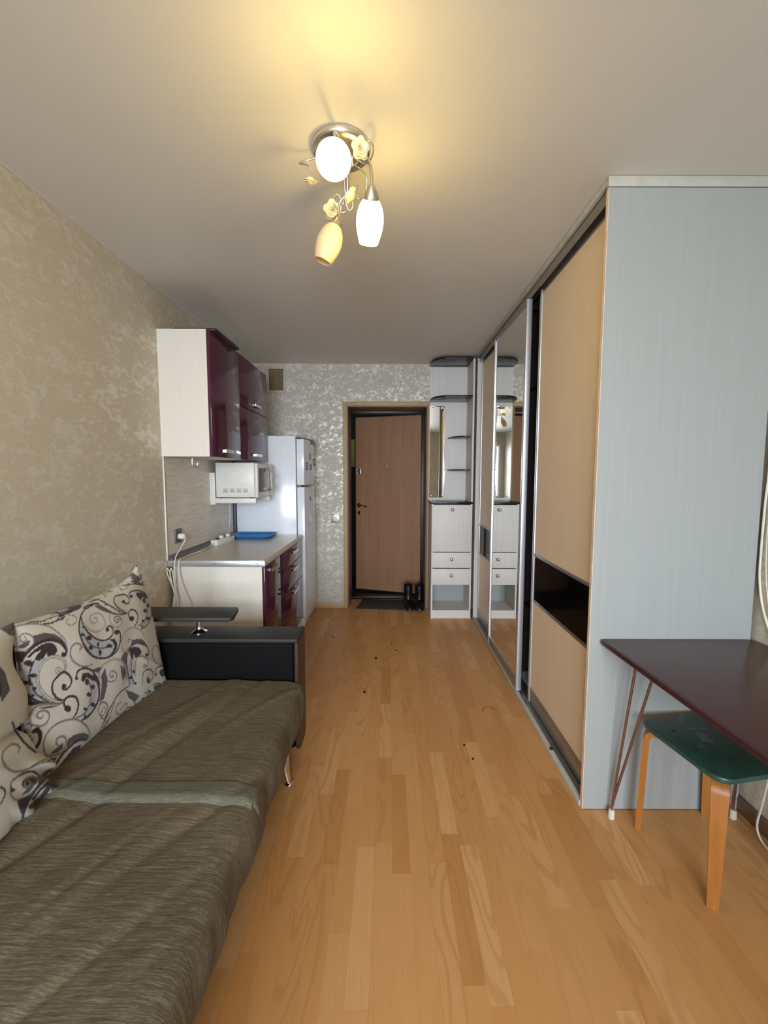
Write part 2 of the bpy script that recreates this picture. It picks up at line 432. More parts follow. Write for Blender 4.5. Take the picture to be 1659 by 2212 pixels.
# ------------------------------------------------------------------ room shell
T = 0.12
struct('floor', 'laminate', boxes((XL - T, XR + T, YF - T, 4.76, -0.08, 0.0)), 'light beech strip laminate floor')
struct('ceiling', 'ceiling', boxes((XL - T, XR + T, YF - T, YB + 0.02, ZC, ZC + 0.08)), 'satin stretch ceiling')
struct('wall_left', 'wallpaper_side', boxes((XL - T, XL, YF - T, YB + 0.3, 0, ZC)), 'left wall in beige mottled wallpaper')
struct('wall_right', 'wallpaper_side', boxes((XR, XR + T, YF - T, YB + 0.3, 0, ZC)), 'right wall in beige mottled wallpaper')
OX0, OX1, OZ = -0.440, 0.392, 2.118
struct('wall_back', 'wallpaper_end', boxes((XL, OX0, YB, YB + 0.30, 0, ZC), (OX1, XR, YB, YB + 0.30, 0, ZC), (OX0, OX1, YB, YB + 0.30, OZ, ZC)),
       'end wall in mottled wallpaper around the entrance door')
struct('wall_front', 'wallpaper_end', boxes((XL, WINX0, YF - T, YF, 0, ZC), (WINX1, XR, YF - T, YF, 0, ZC), (WINX0, WINX1, YF - T, YF, 0, WINZ0), (WINX0, WINX1, YF - T, YF, WINZ1, ZC)),
       'window wall behind the photographer')
def base_l(bm):
    prism(bm, [(0, 0), (0.018, 0), (0.018, 0.030), (0.008, 0.050), (0, 0.052)], 0, 1)
def bb(x0, x1, y0, y1, h=0.052):
    def f(bm): box(bm, x0, x1, y0, y1, 0, h, bev=0.005)
    return f
struct('baseboard_back', 'baseboard', boxes((XL, OX0 - 0.041, YB - 0.016, YB, 0, 0.056), (0.41, 0.80, YB - 0.016, YB, 0, 0.05), bev=0.004), 'light wooden baseboard along the end wall')
struct('baseboard_right', 'baseboard_dark', boxes((XR - 0.022, XR, YF, YW + 0.2, 0, 0.062), bev=0.005), 'brown baseboard along the right wall')
struct('baseboard_left', 'baseboard_dark', boxes((XL, XL + 0.018, YF, YB, 0, 0.056), bev=0.005), 'brown baseboard along the left wall')
struct('baseboard_front', 'baseboard_dark', boxes((XL, XR, YF, YF + 0.018, 0, 0.056), bev=0.005), 'brown baseboard under the window')
struct('trim_1', 'trim_wood', boxes((OX0 - 0.041, OX0, YB - 0.012, YB, 0, OZ + 0.041), (OX0, OX1, YB - 0.012, YB, OZ, OZ + 0.041), (OX1, OX1 + 0.014, YB - 0.012, YB, 0, OZ + 0.041), bev=0.003), 'light wooden casing round the entrance opening')
struct('trim_2', 'reveal_wood', boxes((OX0, OX0 + 0.014, YB - 0.012, YB + 0.30, 0, OZ), (OX1 - 0.014, OX1, YB - 0.012, YB + 0.30, 0, OZ), (OX0 + 0.014, OX1 - 0.014, YB - 0.012, YB + 0.30, OZ - 0.014, OZ)), 'brown wooden lining of the entrance reveal')
# a thin moulding along the ceiling on the left wall
struct('trim_3', 'grey_laminate', boxes((XL, XL + 0.006, YF, YB, ZC - 0.006, ZC)), 'thin ceiling edge strip')

# window behind the camera
win = struct('window_1', 'pvc_white', boxes((WINX0, WINX1, YF - 0.09, YF - 0.03, WINZ0, WINZ0 + 0.06), (WINX0, WINX1, YF - 0.09, YF - 0.03, WINZ1 - 0.06, WINZ1),
    (WINX0, WINX0 + 0.06, YF - 0.09, YF - 0.03, WINZ0 + 0.06, WINZ1 - 0.06), (WINX1 - 0.06, WINX1, YF - 0.09, YF - 0.03, WINZ0 + 0.06, WINZ1 - 0.06),
    (-0.40, -0.32, YF - 0.09, YF - 0.03, WINZ0 + 0.06, WINZ1 - 0.06), (0.33, 0.41, YF - 0.09, YF - 0.03, WINZ0 + 0.06, WINZ1 - 0.06), bev=0.004), 'white three-pane window behind the photographer')
for a, b in ((WINX0 + 0.06, -0.40), (-0.32, 0.33), (0.41, WINX1 - 0.06)):
    part('pane', 'glass', win, boxes((a, b, YF - 0.066, YF - 0.058, WINZ0 + 0.06, WINZ1 - 0.06)))
part('window_sill', 'pvc_white', win, boxes((WINX0 - 0.04, WINX1 + 0.04, YF - 0.04, YF + 0.16, WINZ0 - 0.03, WINZ0), bev=0.004))

# corridor beyond the entrance
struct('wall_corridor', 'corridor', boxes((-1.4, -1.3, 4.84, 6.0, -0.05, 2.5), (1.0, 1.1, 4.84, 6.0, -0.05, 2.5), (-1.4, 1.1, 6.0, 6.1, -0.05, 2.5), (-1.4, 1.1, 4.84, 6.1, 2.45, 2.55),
       (-1.4, OX0 - 0.02, 4.76, 4.84, -0.05, 2.5), (OX1 + 0.02, 1.1, 4.76, 4.84, -0.05, 2.5), (-1.4, 1.1, 4.76, 4.84, 2.14, 2.5)), 'corridor beyond the entrance, its gloom put into the dark wall colour')
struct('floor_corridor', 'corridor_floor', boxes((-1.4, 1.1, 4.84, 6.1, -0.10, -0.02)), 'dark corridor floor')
solo('notice_board', 'yellow_paint', boxes((-0.60, -0.42, 5.97, 5.995, 1.52, 1.90), bev=0.004), 'pale yellow panel glimpsed on the dark corridor wall beside the door', 'panel', (-0.51, 5.98, 1.52))

# entrance door: dark steel frame, veneered leaf standing ajar
dr = struct('door_1', 'door_metal', boxes((OX0 - 0.02, -0.434, 4.738, 4.84, 0, OZ), (0.352, OX1 + 0.02, 4.738, 4.84, 0, OZ), (-0.434, 0.352, 4.738, 4.84, 2.085, OZ + 0.02), bev=0.003), 'dark steel entrance door frame with brown veneered leaf ajar')
part('threshold', 'door_metal', dr, boxes((-0.434, 0.37, 4.745, 4.86, 0, 0.035), bev=0.006))
HX, HY = 0.351, 4.80
LX, LY = -0.398, 5.035
ang = math.atan2(LY - HY, LX - HX); Rz = Matrix.Rotation(ang, 3, 'Z'); WD = math.hypot(LX - HX, LY - HY)
def leafbox(*b, bev=0.0):   # u: from the hinge along the leaf, v: thickness away from the room, z
    def f(bm):
        u0, u1, v0, v1, z0, z1 = b
        box(bm, HX + u0, HX + u1, HY - v1, HY - v0, z0, z1, bev=bev, rot=Rz, piv=(HX, HY, 0))
    return f
leaf = part('leaf', 'door_veneer', dr, leafbox(0, WD, 0.0, 0.008, 0.050, 2.074), label='brown wood-veneer door leaf standing ajar')
part('leaf_core', 'door_metal', dr, leafbox(-0.004, WD + 0.012, 0.010, 0.06, 0.04, 2.084, bev=0.002))
def onleaf(u, z, v=0.0):
    p = Vector((HX, HY, 0)) + Rz @ Vector((u, -v, 0)); return Vector((p.x, p.y, z))
nrm = Rz @ Vector((0, 1, 0))          # towards the room
if nrm.y > 0: nrm = -nrm
def handle_fn(bm):
    c = onleaf(WD - 0.045, 1.055)
    lathe(bm, [(0, 0.024), (0.008, 0.024), (0.010, 0.012), (0.045, 0.010)], c, nrm, 20)
    e = c + nrm * 0.045; along = -(Rz @ Vector((1, 0, 0)))
    tube(bm, [e, e + along * 0.03 + Vector((0, 0, 0.004)), e + along * 0.08 + Vector((0, 0, -0.006)), e + along * 0.115 + Vector((0, 0, -0.018))], 0.008, 10)
part('handle', 'chrome', dr, handle_fn, label='metal lever handle')
def lock_fn(bm):
    lathe(bm, [(0, 0.020), (0.007, 0.020), (0.009, 0.009), (0.014, 0.008)], onleaf(WD - 0.047, 0.965), nrm, 20)
part('keyhole', 'chrome', dr, lock_fn)
def bolt_fn(bm):
    c = onleaf(WD - 0.045, 1.45) + nrm * 0.004
    box(bm, c.x - 0.020, c.x + 0.020, c.y - 0.006, c.y + 0.006, c.z - 0.028, c.z + 0.028, bev=0.002, rot=Rz)
part('deadbolt_plate', 'satin_nickel', dr, bolt_fn)
part('deadbolt_knob', 'dark_plastic', dr, lambda bm: lathe(bm, [(0, 0.013), (0.020, 0.012)], onleaf(WD - 0.042, 1.45) + nrm * 0.004, nrm, 12))
part('peephole', 'satin_nickel', dr, lambda bm: lathe(bm, [(0, 0.009), (0.006, 0.008), (0.007, 0.004)], onleaf(WD * 0.515, 1.515), nrm, 16))

# doormat and boots in the reveal
solo('doormat', 'mat_fabric', lambda bm: prism(bm, [(-0.352, 4.405), (0.372, 4.335), (0.370, 4.68), (-0.30, 4.73)], 0, 0.007, bev=0.002),
     'dark grey flat doormat on the floor in the entrance reveal', 'doormat', (0.02, 4.53, 0))
def boot_body(bm, s):
    # loft: foot from heel to toe, then shaft; x right, y towards the photographer is the toe
    rings = []
    sect = [ # (y, z centre, half width, half height, tilt)  side sections along a bent spine
        (0.000, 0.245, 0.036, 0.044, 0), (0.000, 0.20, 0.038, 0.048, 0), (-0.002, 0.15, 0.037, 0.048, 0), (-0.004, 0.11, 0.036, 0.050, 8),
        (-0.020, 0.078, 0.036, 0.056, 30), (-0.055, 0.056, 0.037, 0.046, 60), (-0.095, 0.044, 0.042, 0.034, 80), (-0.135, 0.036, 0.045, 0.028, 88), (-0.170, 0.030, 0.040, 0.022, 90), (-0.195, 0.026, 0.024, 0.014, 90), (-0.201, 0.024, 0.008, 0.006, 90)]
    for y, z, w, h, a in sect:
        A = math.radians(a)
        # section plane spanned by x and d
        d = Vector((0, math.cos(A), math.sin(A)))
        rings.append([bm.verts.new(Vector((0, y, z)) + Vector((math.cos(t) * w * 1.22, 0, 0)) + d * math.sin(t) * h) for t in [2 * math.pi * k / 20 for k in range(20)]])
    for r0, r1 in zip(rings, rings[1:]):
        for k in range(20): bm.faces.new((r0[k], r0[(k + 1) % 20], r1[(k + 1) % 20], r1[k]))
    bm.faces.new(rings[-1]); bm.faces.new(rings[0])
def make_boot(x, y, rz, label):
    t = thing('ankle_boot', label, 'boot', (x, y, 0.0), 'pair of black boots by the door')
    Rm = Matrix.Rotation(rz, 4, 'Z')
    def w(fn):
        def g(bm):
            fn(bm); bmesh.ops.transform(bm, matrix=Matrix.Translation((x, y, 0)) @ Rm, verts=bm.verts[:])
        return g
    part('upper', 'boot_leather', t, w(lambda bm: boot_body(bm, 1)), smooth=180)
    def sole(bm):
        prism(bm, [(0.030, 0.05), (0.036, 0.0), (0.036, -0.06), (0.046, -0.13), (0.040, -0.18), (0.018, -0.206), (-0.018, -0.206), (-0.040, -0.18), (-0.046, -0.13), (-0.036, -0.06), (-0.036, 0.0), (-0.030, 0.05)], 0.006, 0.020, bev=0.003)
    part('sole', 'dark_plastic', t, w(sole))
    part('pull_tab', 'boot_leather', t, w(lambda bm: tube(bm, [(0, 0.043, 0.225), (0, 0.050, 0.245), (0, 0.046, 0.254), (0, 0.040, 0.235)], 0.005, 8)))
    for o in t.children: pass
    return t
make_boot(0.204, 4.51, 0.06, 'black leather ankle boot on the doormat, farther from the shelf unit')
make_boot(0.324, 4.50, -0.05, 'black leather ankle boot right beside the grey shelf unit')

# light switch, vent
sw = thing('light_switch', 'silver framed light switch with white rocker on end wall beside the door', 'light switch', (-0.566, YB, 0.954))
part('frame', 'track_metal', sw, boxes((-0.610, -0.522, YB - 0.010, YB, 0.910, 0.998), bev=0.004))
part('rocker', 'white_plastic', sw, boxes((-0.588, -0.544, YB - 0.016, YB - 0.008, 0.932, 0.976), bev=0.003))
vt = thing('vent_grille', 'cream framed ventilation grille high on the end wall', 'vent', (-1.15, YB, 2.25))
part('frame', 'cornice_cream', vt, boxes((-1.248, -1.230, YB - 0.012, YB, 2.248, 2.502), (-1.084, -1.064, YB - 0.012, YB, 2.248, 2.502), (-1.230, -1.084, YB - 0.012, YB, 2.482, 2.502), (-1.230, -1.084, YB - 0.012, YB, 2.248, 2.268), bev=0.002))
def slats(bm):
    for i in range(20):
        z = 2.272 + i * 0.0105
        box(bm, -1.230, -1.084, YB - 0.009, YB - 0.003, z, z + 0.006, rot=Matrix.Rotation(0.5, 3, 'X'))
    box(bm, -1.162, -1.154, YB - 0.010, YB - 0.002, 2.268, 2.482)
part('slats', 'vent_tan', vt, slats, smooth=0)
part('backing', 'dark_wood', vt, boxes((-1.230, -1.084, YB - 0.003, YB - 0.001, 2.268, 2.482)))

# ================================================================== WARDROBE
wd = thing('sliding_wardrobe', 'floor-to-ceiling sliding wardrobe with peach and mirror doors along the right wall', 'wardrobe', (1.15, 2.9, 0))
YN0, YN1, YFAR = 1.697, 1.715, 4.094
part('side_panel', 'white_laminate', wd, boxes((XW + 0.0012, 1.482, YN0, YN1, 0.004, 2.494)), label='white end panel facing the window')
part('side_panel_edge', 'peach_edge', wd, boxes((XW - 0.001, XW + 0.001, YN0, YN1, 0.004, 2.494)))
part('side_panel', 'grey_laminate', wd, boxes((XW, 1.482, YFAR - 0.018, YFAR, 0.004, 2.50)), label='far end panel beside the shelf unit')
part('cornice', 'cornice_cream', wd, boxes((XW - 0.004, 1.482, YN0 - 0.004, YN0 + 0.014, 2.497, ZC - 0.002), (XW - 0.004, XW + 0.014, YN0 + 0.014, YFAR, 2.510, ZC - 0.002), bev=0.001))
part('top_board', 'grey_laminate', wd, boxes((XW + 0.014, 1.482, YN1, YFAR - 0.018, 2.512, 2.526)))
part('top_track', 'track_metal', wd, boxes((XW + 0.012, XW + 0.016, YN1, YFAR - 0.018, 2.462, 2.510), (XW + 0.048, XW + 0.051, YN1, YFAR - 0.018, 2.470, 2.510), (XW + 0.086, XW + 0.089, YN1, YFAR - 0.018, 2.462, 2.510), (XW + 0.012, XW + 0.089, YN1, YFAR - 0.018, 2.507, 2.511)))
part('plinth', 'cornice_cream', wd, boxes((XW - 0.006, XW + 0.014, YN1 + 0.001, YFAR - 0.018, 0.0, 0.026), bev=0.001))
def track_b(bm):
    box(bm, XW + 0.014, XW + 0.10, YN1, YFAR - 0.018, 0.0, 0.016)
    for dx in (0.014, 0.036, 0.058, 0.080): box(bm, XW + dx, XW + dx + 0.004, YN1, YFAR - 0.018, 0.016, 0.026)
part('bottom_track', 'track_metal', wd, track_b)
part('floor_board', 'grey_laminate', wd, boxes((XW + 0.10, 1.482, YN1, YFAR - 0.018, 0.0, 0.02)))
part('back_panel', 'dark_cloth', wd, boxes((1.476, 1.482, YN1, YFAR - 0.018, 0.02, 2.51)))
part('divider', 'dark_wood', wd, boxes((XW + 0.12, 1.476, 2.93, 2.946, 0.02, 2.51)))
for _z in (1.98, 0.52): part('inner_shelf', 'dark_wood', wd, boxes((XW + 0.12, 1.476, YN1 + 0.01, 2.93, _z, _z + 0.016)))

def profile(bm, x0, x1, y0, y1, z0, z1):
    prism(bm, rrect(x0, x1, y0, y1, 0.006, 4), z0, z1)
def slide_door(y0, y1, x0, label, mirror=False):
    x1 = x0 + 0.028
    if not mirror:
        leaf = part('sliding_door', 'peach_laminate', wd, boxes((x0 + 0.004, x1 - 0.004, y0 + 0.012, y1 - 0.012, 0.950, 2.450), (x0 + 0.004, x1 - 0.004, y0 + 0.012, y1 - 0.012, 0.125, 0.660)), label=label)
        part('glass_strip', 'black_gloss', leaf, boxes((x0 + 0.005, x1 - 0.004, y0 + 0.012, y1 - 0.012, 0.672, 0.936)), label='glossy black glass band')
        part('rail', 'track_metal', leaf, boxes((x0 + 0.001, x1, y0 + 0.010, y1 - 0.010, 0.934, 0.952), bev=0.002))
        part('rail', 'track_metal', leaf, boxes((x0 + 0.001, x1, y0 + 0.010, y1 - 0.010, 0.658, 0.674), bev=0.002))
    else:
        leaf = part('sliding_door', 'mirror', wd, boxes((x0 + 0.007, x1 - 0.006, y0 + 0.012, y1 - 0.012, 0.095, 2.446)), label=label)
    part('bottom_rail', 'track_metal', leaf, boxes((x0 + 0.001, x1, y0 + 0.010, y1 - 0.010, 0.030, 0.128 if not mirror else 0.098), bev=0.002))
    part('top_rail', 'track_metal', leaf, boxes((x0 + 0.001, x1, y0 + 0.010, y1 - 0.010, 2.444, 2.462), bev=0.002))
    for yy in (y0, y1 - 0.026):
        b = bmesh.new(); profile(b, x0 - 0.004, x1 + 0.004, yy, yy + 0.026, 0.030, 2.464)
        mesh_obj('handle_profile', b, 'aluminium', leaf)
slide_door(1.722, 2.533, XW + 0.040, 'near peach sliding door with black band')
slide_door(2.640, 3.440, XW + 0.000, 'middle mirrored sliding door', True)
slide_door(3.300, 4.074, XW + 0.040, 'far peach sliding door with black band')

# coat hanging in the open gap
def coat(bm):
    prof = [(0.0, 0.10, 0.04), (0.08, 0.19, 0.07), (0.5, 0.17, 0.08), (1.0, 0.19, 0.09), (1.05, 0.19, 0.09)]
    rings = []
    for h, w, d in prof:
        rings.append([bm.verts.new((1.17 + w * math.cos(t), 2.585 + d * math.sin(t) * (1 + 0.15 * math.sin(5 * t)), 1.86 - h)) for t in [2 * math.pi * k / 24 for k in range(24)]])
    for a, b in zip(rings, rings[1:]):
        for k in range(24): bm.faces.new((a[k], a[(k + 1) % 24], b[(k + 1) % 24], b[k]))
    bm.faces.new(rings[0]); bm.faces.new(rings[-1])
    tube(bm, [(1.17, 2.585, 1.86), (1.17, 2.585, 1.92), (1.18, 2.585, 1.945), (1.165, 2.585, 1.96), (1.15, 2.585, 1.945)], 0.003, 6)
solo('hanging_coat', 'dark_cloth', coat, 'dark garment hanging inside the open gap of the wardrobe', 'coat', (1.17, 2.585, 0.80), smooth=60)

# ================================================================== HALL SHELF UNIT
YS = 4.096
hs = thing('hall_shelf_unit', 'tall grey-beige hallway unit with mirror, black shelves and drawers beside the entrance door', 'shelf unit', (0.60, 4.26, 0))
UX0, UX1, UB = 0.408, 0.800, YB - 0.002
part('side_panel', 'grey_laminate', hs, boxes((UX0, UX0 + 0.016, YS, UB, 0.0, 1.134)))
part('side_panel', 'grey_laminate', hs, boxes((UX1 - 0.016, UX1, YS, UB, 0.0, 1.134)))
part('side_panel', 'grey_laminate', hs, boxes((UX1 - 0.014, UX1 + 0.002, YFAR + 0.002, UB, 1.156, 2.500)), label='tall upper side panel')
part('back_panel', 'grey_laminate', hs, boxes((UX0 - 0.002, UX1 - 0.014, UB - 0.016, UB, 1.156, 2.500)))
part('back_panel', 'white_laminate', hs, boxes((UX0 + 0.016, UX1 - 0.016, UB - 0.010, UB, 0.07, 1.13)))
part('bottom_board', 'grey_laminate', hs, boxes((UX0 + 0.016, UX1 - 0.016, YS + 0.002, UB - 0.010, 0.070, 0.086)))
part('plinth', 'grey_laminate', hs, boxes((UX0 + 0.016, UX1 - 0.016, YS + 0.006, YS + 0.02, 0.002, 0.070)))
part('middle_board', 'grey_laminate', hs, boxes((UX0 + 0.016, UX1 - 0.016, YS + 0.004, UB - 0.010, 0.340, 0.352)))
part('counter_board', 'dark_shelf', hs, boxes((UX0 - 0.012, UX1 + 0.001, YS - 0.012, UB, 1.135, 1.156), bev=0.003))
fl = part('flap_door', 'grey_laminate', hs, boxes((UX0 + 0.003, UX1 - 0.003, YS - 0.016, YS, 0.672, 1.128), bev=0.001))
def knob_at(x, z, p):
    part('knob', 'track_metal', p, lambda bm: lathe(bm, [(0, 0.006), (0.010, 0.006), (0.014, 0.017), (0.021, 0.016), (0.026, 0.008), (0.0255, 0.0)], (x, YS - 0.016, z), (0, -1, 0), 20), smooth=60)
knob_at(0.603, 1.082, fl)
for z0, z1 in ((0.512, 0.664), (0.349, 0.504)):
    d = part('drawer', 'grey_laminate', hs, boxes((UX0 + 0.003, UX1 - 0.003, YS - 0.016, YS, z0, z1), bev=0.001))
    knob_at(0.603, (z0 + z1) / 2 + 0.012, d)
def big_shelf(z):
    def f(bm):
        y0, y1 = YS + 0.012, UB - 0.016
        pts = [(UX1 - 0.014, y1), (UX0 - 0.004, y1)]
        for k in range(13):   # large rounded outer corner
            a = math.radians(180 + 90 * k / 12)
            pts.append((UX0 - 0.004 + 0.15 + 0.15 * math.cos(a), y0 + 0.21 + 0.21 * math.sin(a)))
        pts.append((UX1 - 0.014, y0))
        prism(bm, pts, z, z + 0.018, bev=0.002)
    return f
part('shelf', 'dark_shelf', hs, big_shelf(2.505)); part('shelf', 'dark_shelf', hs, big_shelf(2.150))
def small_shelf(z):
    def f(bm):
        y1 = UB - 0.016; pts = [(UX1 - 0.014, y1), (0.595, y1), (0.595, y1 - 0.02)]
        for k in range(1, 11):
            a = math.radians(180 + 90 * k / 10)
            pts.append((UX1 - 0.04 + 0.155 * math.cos(a), y1 - 0.02 + 0.22 * math.sin(a)))
        pts.append((UX1 - 0.014, y1 - 0.24))
        prism(bm, pts, z, z + 0.012, bev=0.001)
    return f
part('shelf', 'dark_shelf', hs, small_shelf(1.782)); part('shelf', 'dark_shelf', hs, small_shelf(1.458))
def wavy(bm):
    pts = [(UX0 + 0.002, 1.180), (0.556, 1.180)]
    for k in range(21):
        z = 1.20 + (2.09 - 1.20) * k / 20
        pts.append((0.562 - 0.007 * math.cos(2 * math.pi * k / 10), z))
    pts += [(0.566, 2.112), (UX0 + 0.002, 2.112)]
    prism(bm, pts, UB - 0.0225, UB - 0.0175, axis='y')
mr = part('mirror', 'mirror', hs, wavy, label='narrow wall mirror with wavy right edge', smooth=20)
for x, z in ((0.437, 2.096), (0.550, 2.094), (0.437, 1.196), (0.548, 1.194), (0.566, 1.77), (0.566, 1.47)):
    part('mirror_clip', 'chrome', mr, lambda bm: lathe(bm, [(0, 0.008), (0.006, 0.008), (0.010, 0.004), (0.011, 0)], (x, UB - 0.022, z), (0, -1, 0), 14), smooth=60)

# ================================================================== KITCHEN
# backsplash with white end profile and a dark strip painting in the shaded gap
bs = thing('backsplash', 'beige marbled backsplash panel on the left wall behind the worktop', 'backsplash', (XL + 0.003, 3.2, 0.85))
part('panel', 'backsplash', bs, boxes((XL + 0.001, XL + 0.005, 2.682, 3.80, 0.83, 1.524)))
part('edge_profile', 'white_plastic', bs, boxes((XL + 0.001, XL + 0.010, 2.650, 2.661, 0.872, 1.524), bev=0.002), label='white vertical edge strip')
part('shadow_gap_strip', 'dark_plastic', bs, boxes((XL + 0.001, XL + 0.012, 3.80, 3.855, 0.90, 1.70)), label='dark strip in place of the shaded gap next to the fridge')

def bow_handle(parent, c, along, out, length=0.13):
    """flat chrome bow handle, c on the front surface"""
    c = Vector(c); A = Vector(along).normalized(); O = Vector(out).normalized(); B = A.cross(O)
    def f(bm):
        def b3(a0, a1, o0, o1, w):
            r = bmesh.ops.create_cube(bm, size=1.0)
            vs = r['verts']
            for v in vs: v.co = c + A * ((a0 + a1) / 2 + v.co.x * (a1 - a0)) + O * ((o0 + o1) / 2 + v.co.y * (o1 - o0)) + B * (v.co.z * w)
            es = list({e for v in vs for e in v.link_edges}); bmesh.ops.bevel(bm, geom=es, offset=0.0012, segments=2, affect='EDGES', profile=0.5)
        L = length / 2
        b3(-L, L, 0.022, 0.031, 0.022)
        b3(-L * 0.80, -L * 0.80 + 0.014, 0, 0.023, 0.019); b3(L * 0.80 - 0.014, L * 0.80, 0, 0.023, 0.019)
    part('handle', 'chrome', parent, f)

# upper cabinet
UXF, UY0, UY1, UZ0, UZ1 = -1.110, 2.648, 3.842, 1.525, 2.288
uc = thing('wall_cabinet', 'glossy purple kitchen wall cabinet with cream side above the microwave', 'cabinet', (-1.25, 3.24, UZ0))
part('carcass', 'cream_linen', uc, boxes((XL, UXF, UY0, UY0 + 0.016, UZ0, UZ1), (XL, UXF, UY1 - 0.016, UY1, UZ0, UZ1), (XL, UXF, UY0 + 0.016, UY1 - 0.016, UZ0, UZ0 + 0.016), (XL, UXF, UY0 + 0.016, UY1 - 0.016, UZ1 - 0.016, UZ1), (XL, XL + 0.004, UY0 + 0.016, UY1 - 0.016, UZ0 + 0.016, UZ1 - 0.016)), label='cream linen-textured cabinet box')
d1 = part('door', 'purple_gloss', uc, boxes((UXF + 0.001, UXF + 0.019, UY0 + 0.001, 3.146, UZ0 - 0.001, UZ1 - 0.001), bev=0.0025))
d2 = part('door', 'purple_gloss', uc, boxes((UXF + 0.001, UXF + 0.019, 3.150, UY1 - 0.001, 1.918, UZ1 - 0.001), bev=0.0025))
d3 = part('door', 'purple_gloss', uc, boxes((UXF + 0.001, UXF + 0.019, 3.150, UY1 - 0.001, UZ0 - 0.001, 1.913), bev=0.0025))
bow_handle(d1, (UXF + 0.019, 2.86, 1.566), (0, 1, 0), (1, 0, 0), 0.14)
bow_handle(d2, (UXF + 0.019, 3.50, 1.962), (0, 1, 0), (1, 0, 0), 0.16)
bow_handle(d3, (UXF + 0.019, 3.50, 1.568), (0, 1, 0), (1, 0, 0), 0.16)
for i, (x, z) in enumerate(((-1.335, 1.538), (-1.20, 1.536), (-1.335, 2.276), (-1.165, 2.276))):
    part('screw_cap', 'grey_laminate', uc, lambda bm: lathe(bm, [(0, 0.005), (0.0015, 0.0045)], (x, UY0, z), (0, -1, 0), 12))
solo('black_board', 'dark_wood', lambda bm: prism(bm, rrect(-1.335, -1.062, 2.68, 3.10, 0.02, 4), UZ1 + 0.001, UZ1 + 0.017, bev=0.003),
     'thin dark board lying on top of the purple wall cabinet', 'board', (-1.2, 2.9, UZ1))

# worktop + base cabinet
WZ = 0.868
wt = thing('worktop', 'beige-grey kitchen worktop with metal end strip above the purple base cabinet', 'worktop', (-1.10, 3.24, WZ))
def wt_fn(bm):
    # bullnose front: profile in x,z extruded along y
    x1, z1, z0 = -0.787, WZ, WZ - 0.036
    pr = [(XL + 0.002, z0), (x1 - 0.004, z0), (x1 - 0.001, z0 + 0.006), (x1, z0 + 0.018), (x1 - 0.004, z1 - 0.008), (x1 - 0.014, z1), (XL + 0.002, z1)]
    prism(bm, pr, 2.664, 3.850, axis='y')
part('slab', 'worktop', wt, wt_fn)
part('end_strip', 'aluminium', wt, boxes((XL + 0.004, -0.790, 2.661, 2.664, WZ - 0.037, WZ + 0.001), bev=0.0008), label='metal strip on the near end')
for x in (-1.375, -1.105, -0.835):
    part('screw', 'dark_plastic', wt, lambda bm: lathe(bm, [(0, 0.0035), (0.002, 0.003)], (x, 2.661, WZ - 0.018), (0, -1, 0), 10))
part('wall_plinth', 'grey_plastic', wt, lambda bm: prism(bm, [(XL + 0.002, WZ), (XL + 0.032, WZ), (XL + 0.030, WZ + 0.008), (XL + 0.010, WZ + 0.030), (XL + 0.002, WZ + 0.032)], 2.672, 3.848, axis='y'), label='grey skirting profile along the wall')

BX = -0.812
bc = thing('base_cabinet', 'glossy purple kitchen base cabinet with cream side panel beside the fridge', 'cabinet', (-1.1, 3.24, 0))
part('carcass', 'cream_linen', bc, boxes((XL + 0.03, BX, 2.672, 2.688, 0.0, WZ - 0.037), (XL + 0.03, BX, 3.822, 3.838, 0.0, WZ - 0.037), (XL + 0.03, BX, 2.688, 3.822, 0.10, 0.116), (XL + 0.03, XL + 0.034, 2.688, 3.822, 0.116, WZ - 0.04), (XL + 0.03, BX - 0.01, 3.05, 3.066, 0.116, WZ - 0.04)), label='cream linen-textured cabinet box')
part('plinth', 'purple_gloss', bc, boxes((BX - 0.06, BX - 0.045, 2.688, 3.822, 0.0, 0.10)))
bd = part('door', 'purple_gloss', bc, boxes((BX + 0.001, BX + 0.018, 2.673, 3.056, 0.105, WZ - 0.042), bev=0.0025))
bow_handle(bd, (BX + 0.018, 2.80, 0.795), (0, 1, 0), (1, 0, 0), 0.14)
for z0, z1 in ((0.690, WZ - 0.042), (0.502, 0.686), (0.105, 0.498)):
    q = part('drawer', 'purple_gloss', bc, boxes((BX + 0.001, BX + 0.018, 3.060, 3.837, z0, z1), bev=0.0025))
    bow_handle(q, (BX + 0.018, 3.45, z1 - 0.035), (0, 1, 0), (1, 0, 0), 0.20)

# fridge
fr = thing('fridge', 'tall white two-door fridge beside the purple base cabinet', 'fridge', (-1.08, 4.14, 0))
FY0, FY1, FX = 3.872, 4.415, -0.848
part('body', 'white_gloss', fr, boxes((XL + 0.012, FX, FY0, FY1, 0.03, 1.762), bev=0.008))
part('gasket', 'grey_plastic', fr, boxes((FX, FX + 0.010, FY0 + 0.01, FY1 - 0.01, 0.10, 1.74)))
def fdoor(z0, z1):
    def f(bm):
        n = 14; pts = [(FX + 0.010, FY0), (FX + 0.048, FY0)]
        for k in range(n + 1):
            t = k / n; pts.append((FX + 0.052 + 0.052 * math.sin(math.pi * (0.12 + 0.76 * t)) ** 0.9, FY0 + 0.002 + (FY1 - FY0 - 0.004) * t))
        pts += [(FX + 0.048, FY1), (FX + 0.010, FY1)]
        prism(bm, pts, z0, z1, bev=0.004)
    return f
fd1 = part('door', 'white_gloss', fr, fdoor(1.318, 1.735), smooth=50, label='upper freezer door')
fd2 = part('door', 'white_gloss', fr, fdoor(0.085, 1.300), smooth=50, label='lower fridge door')
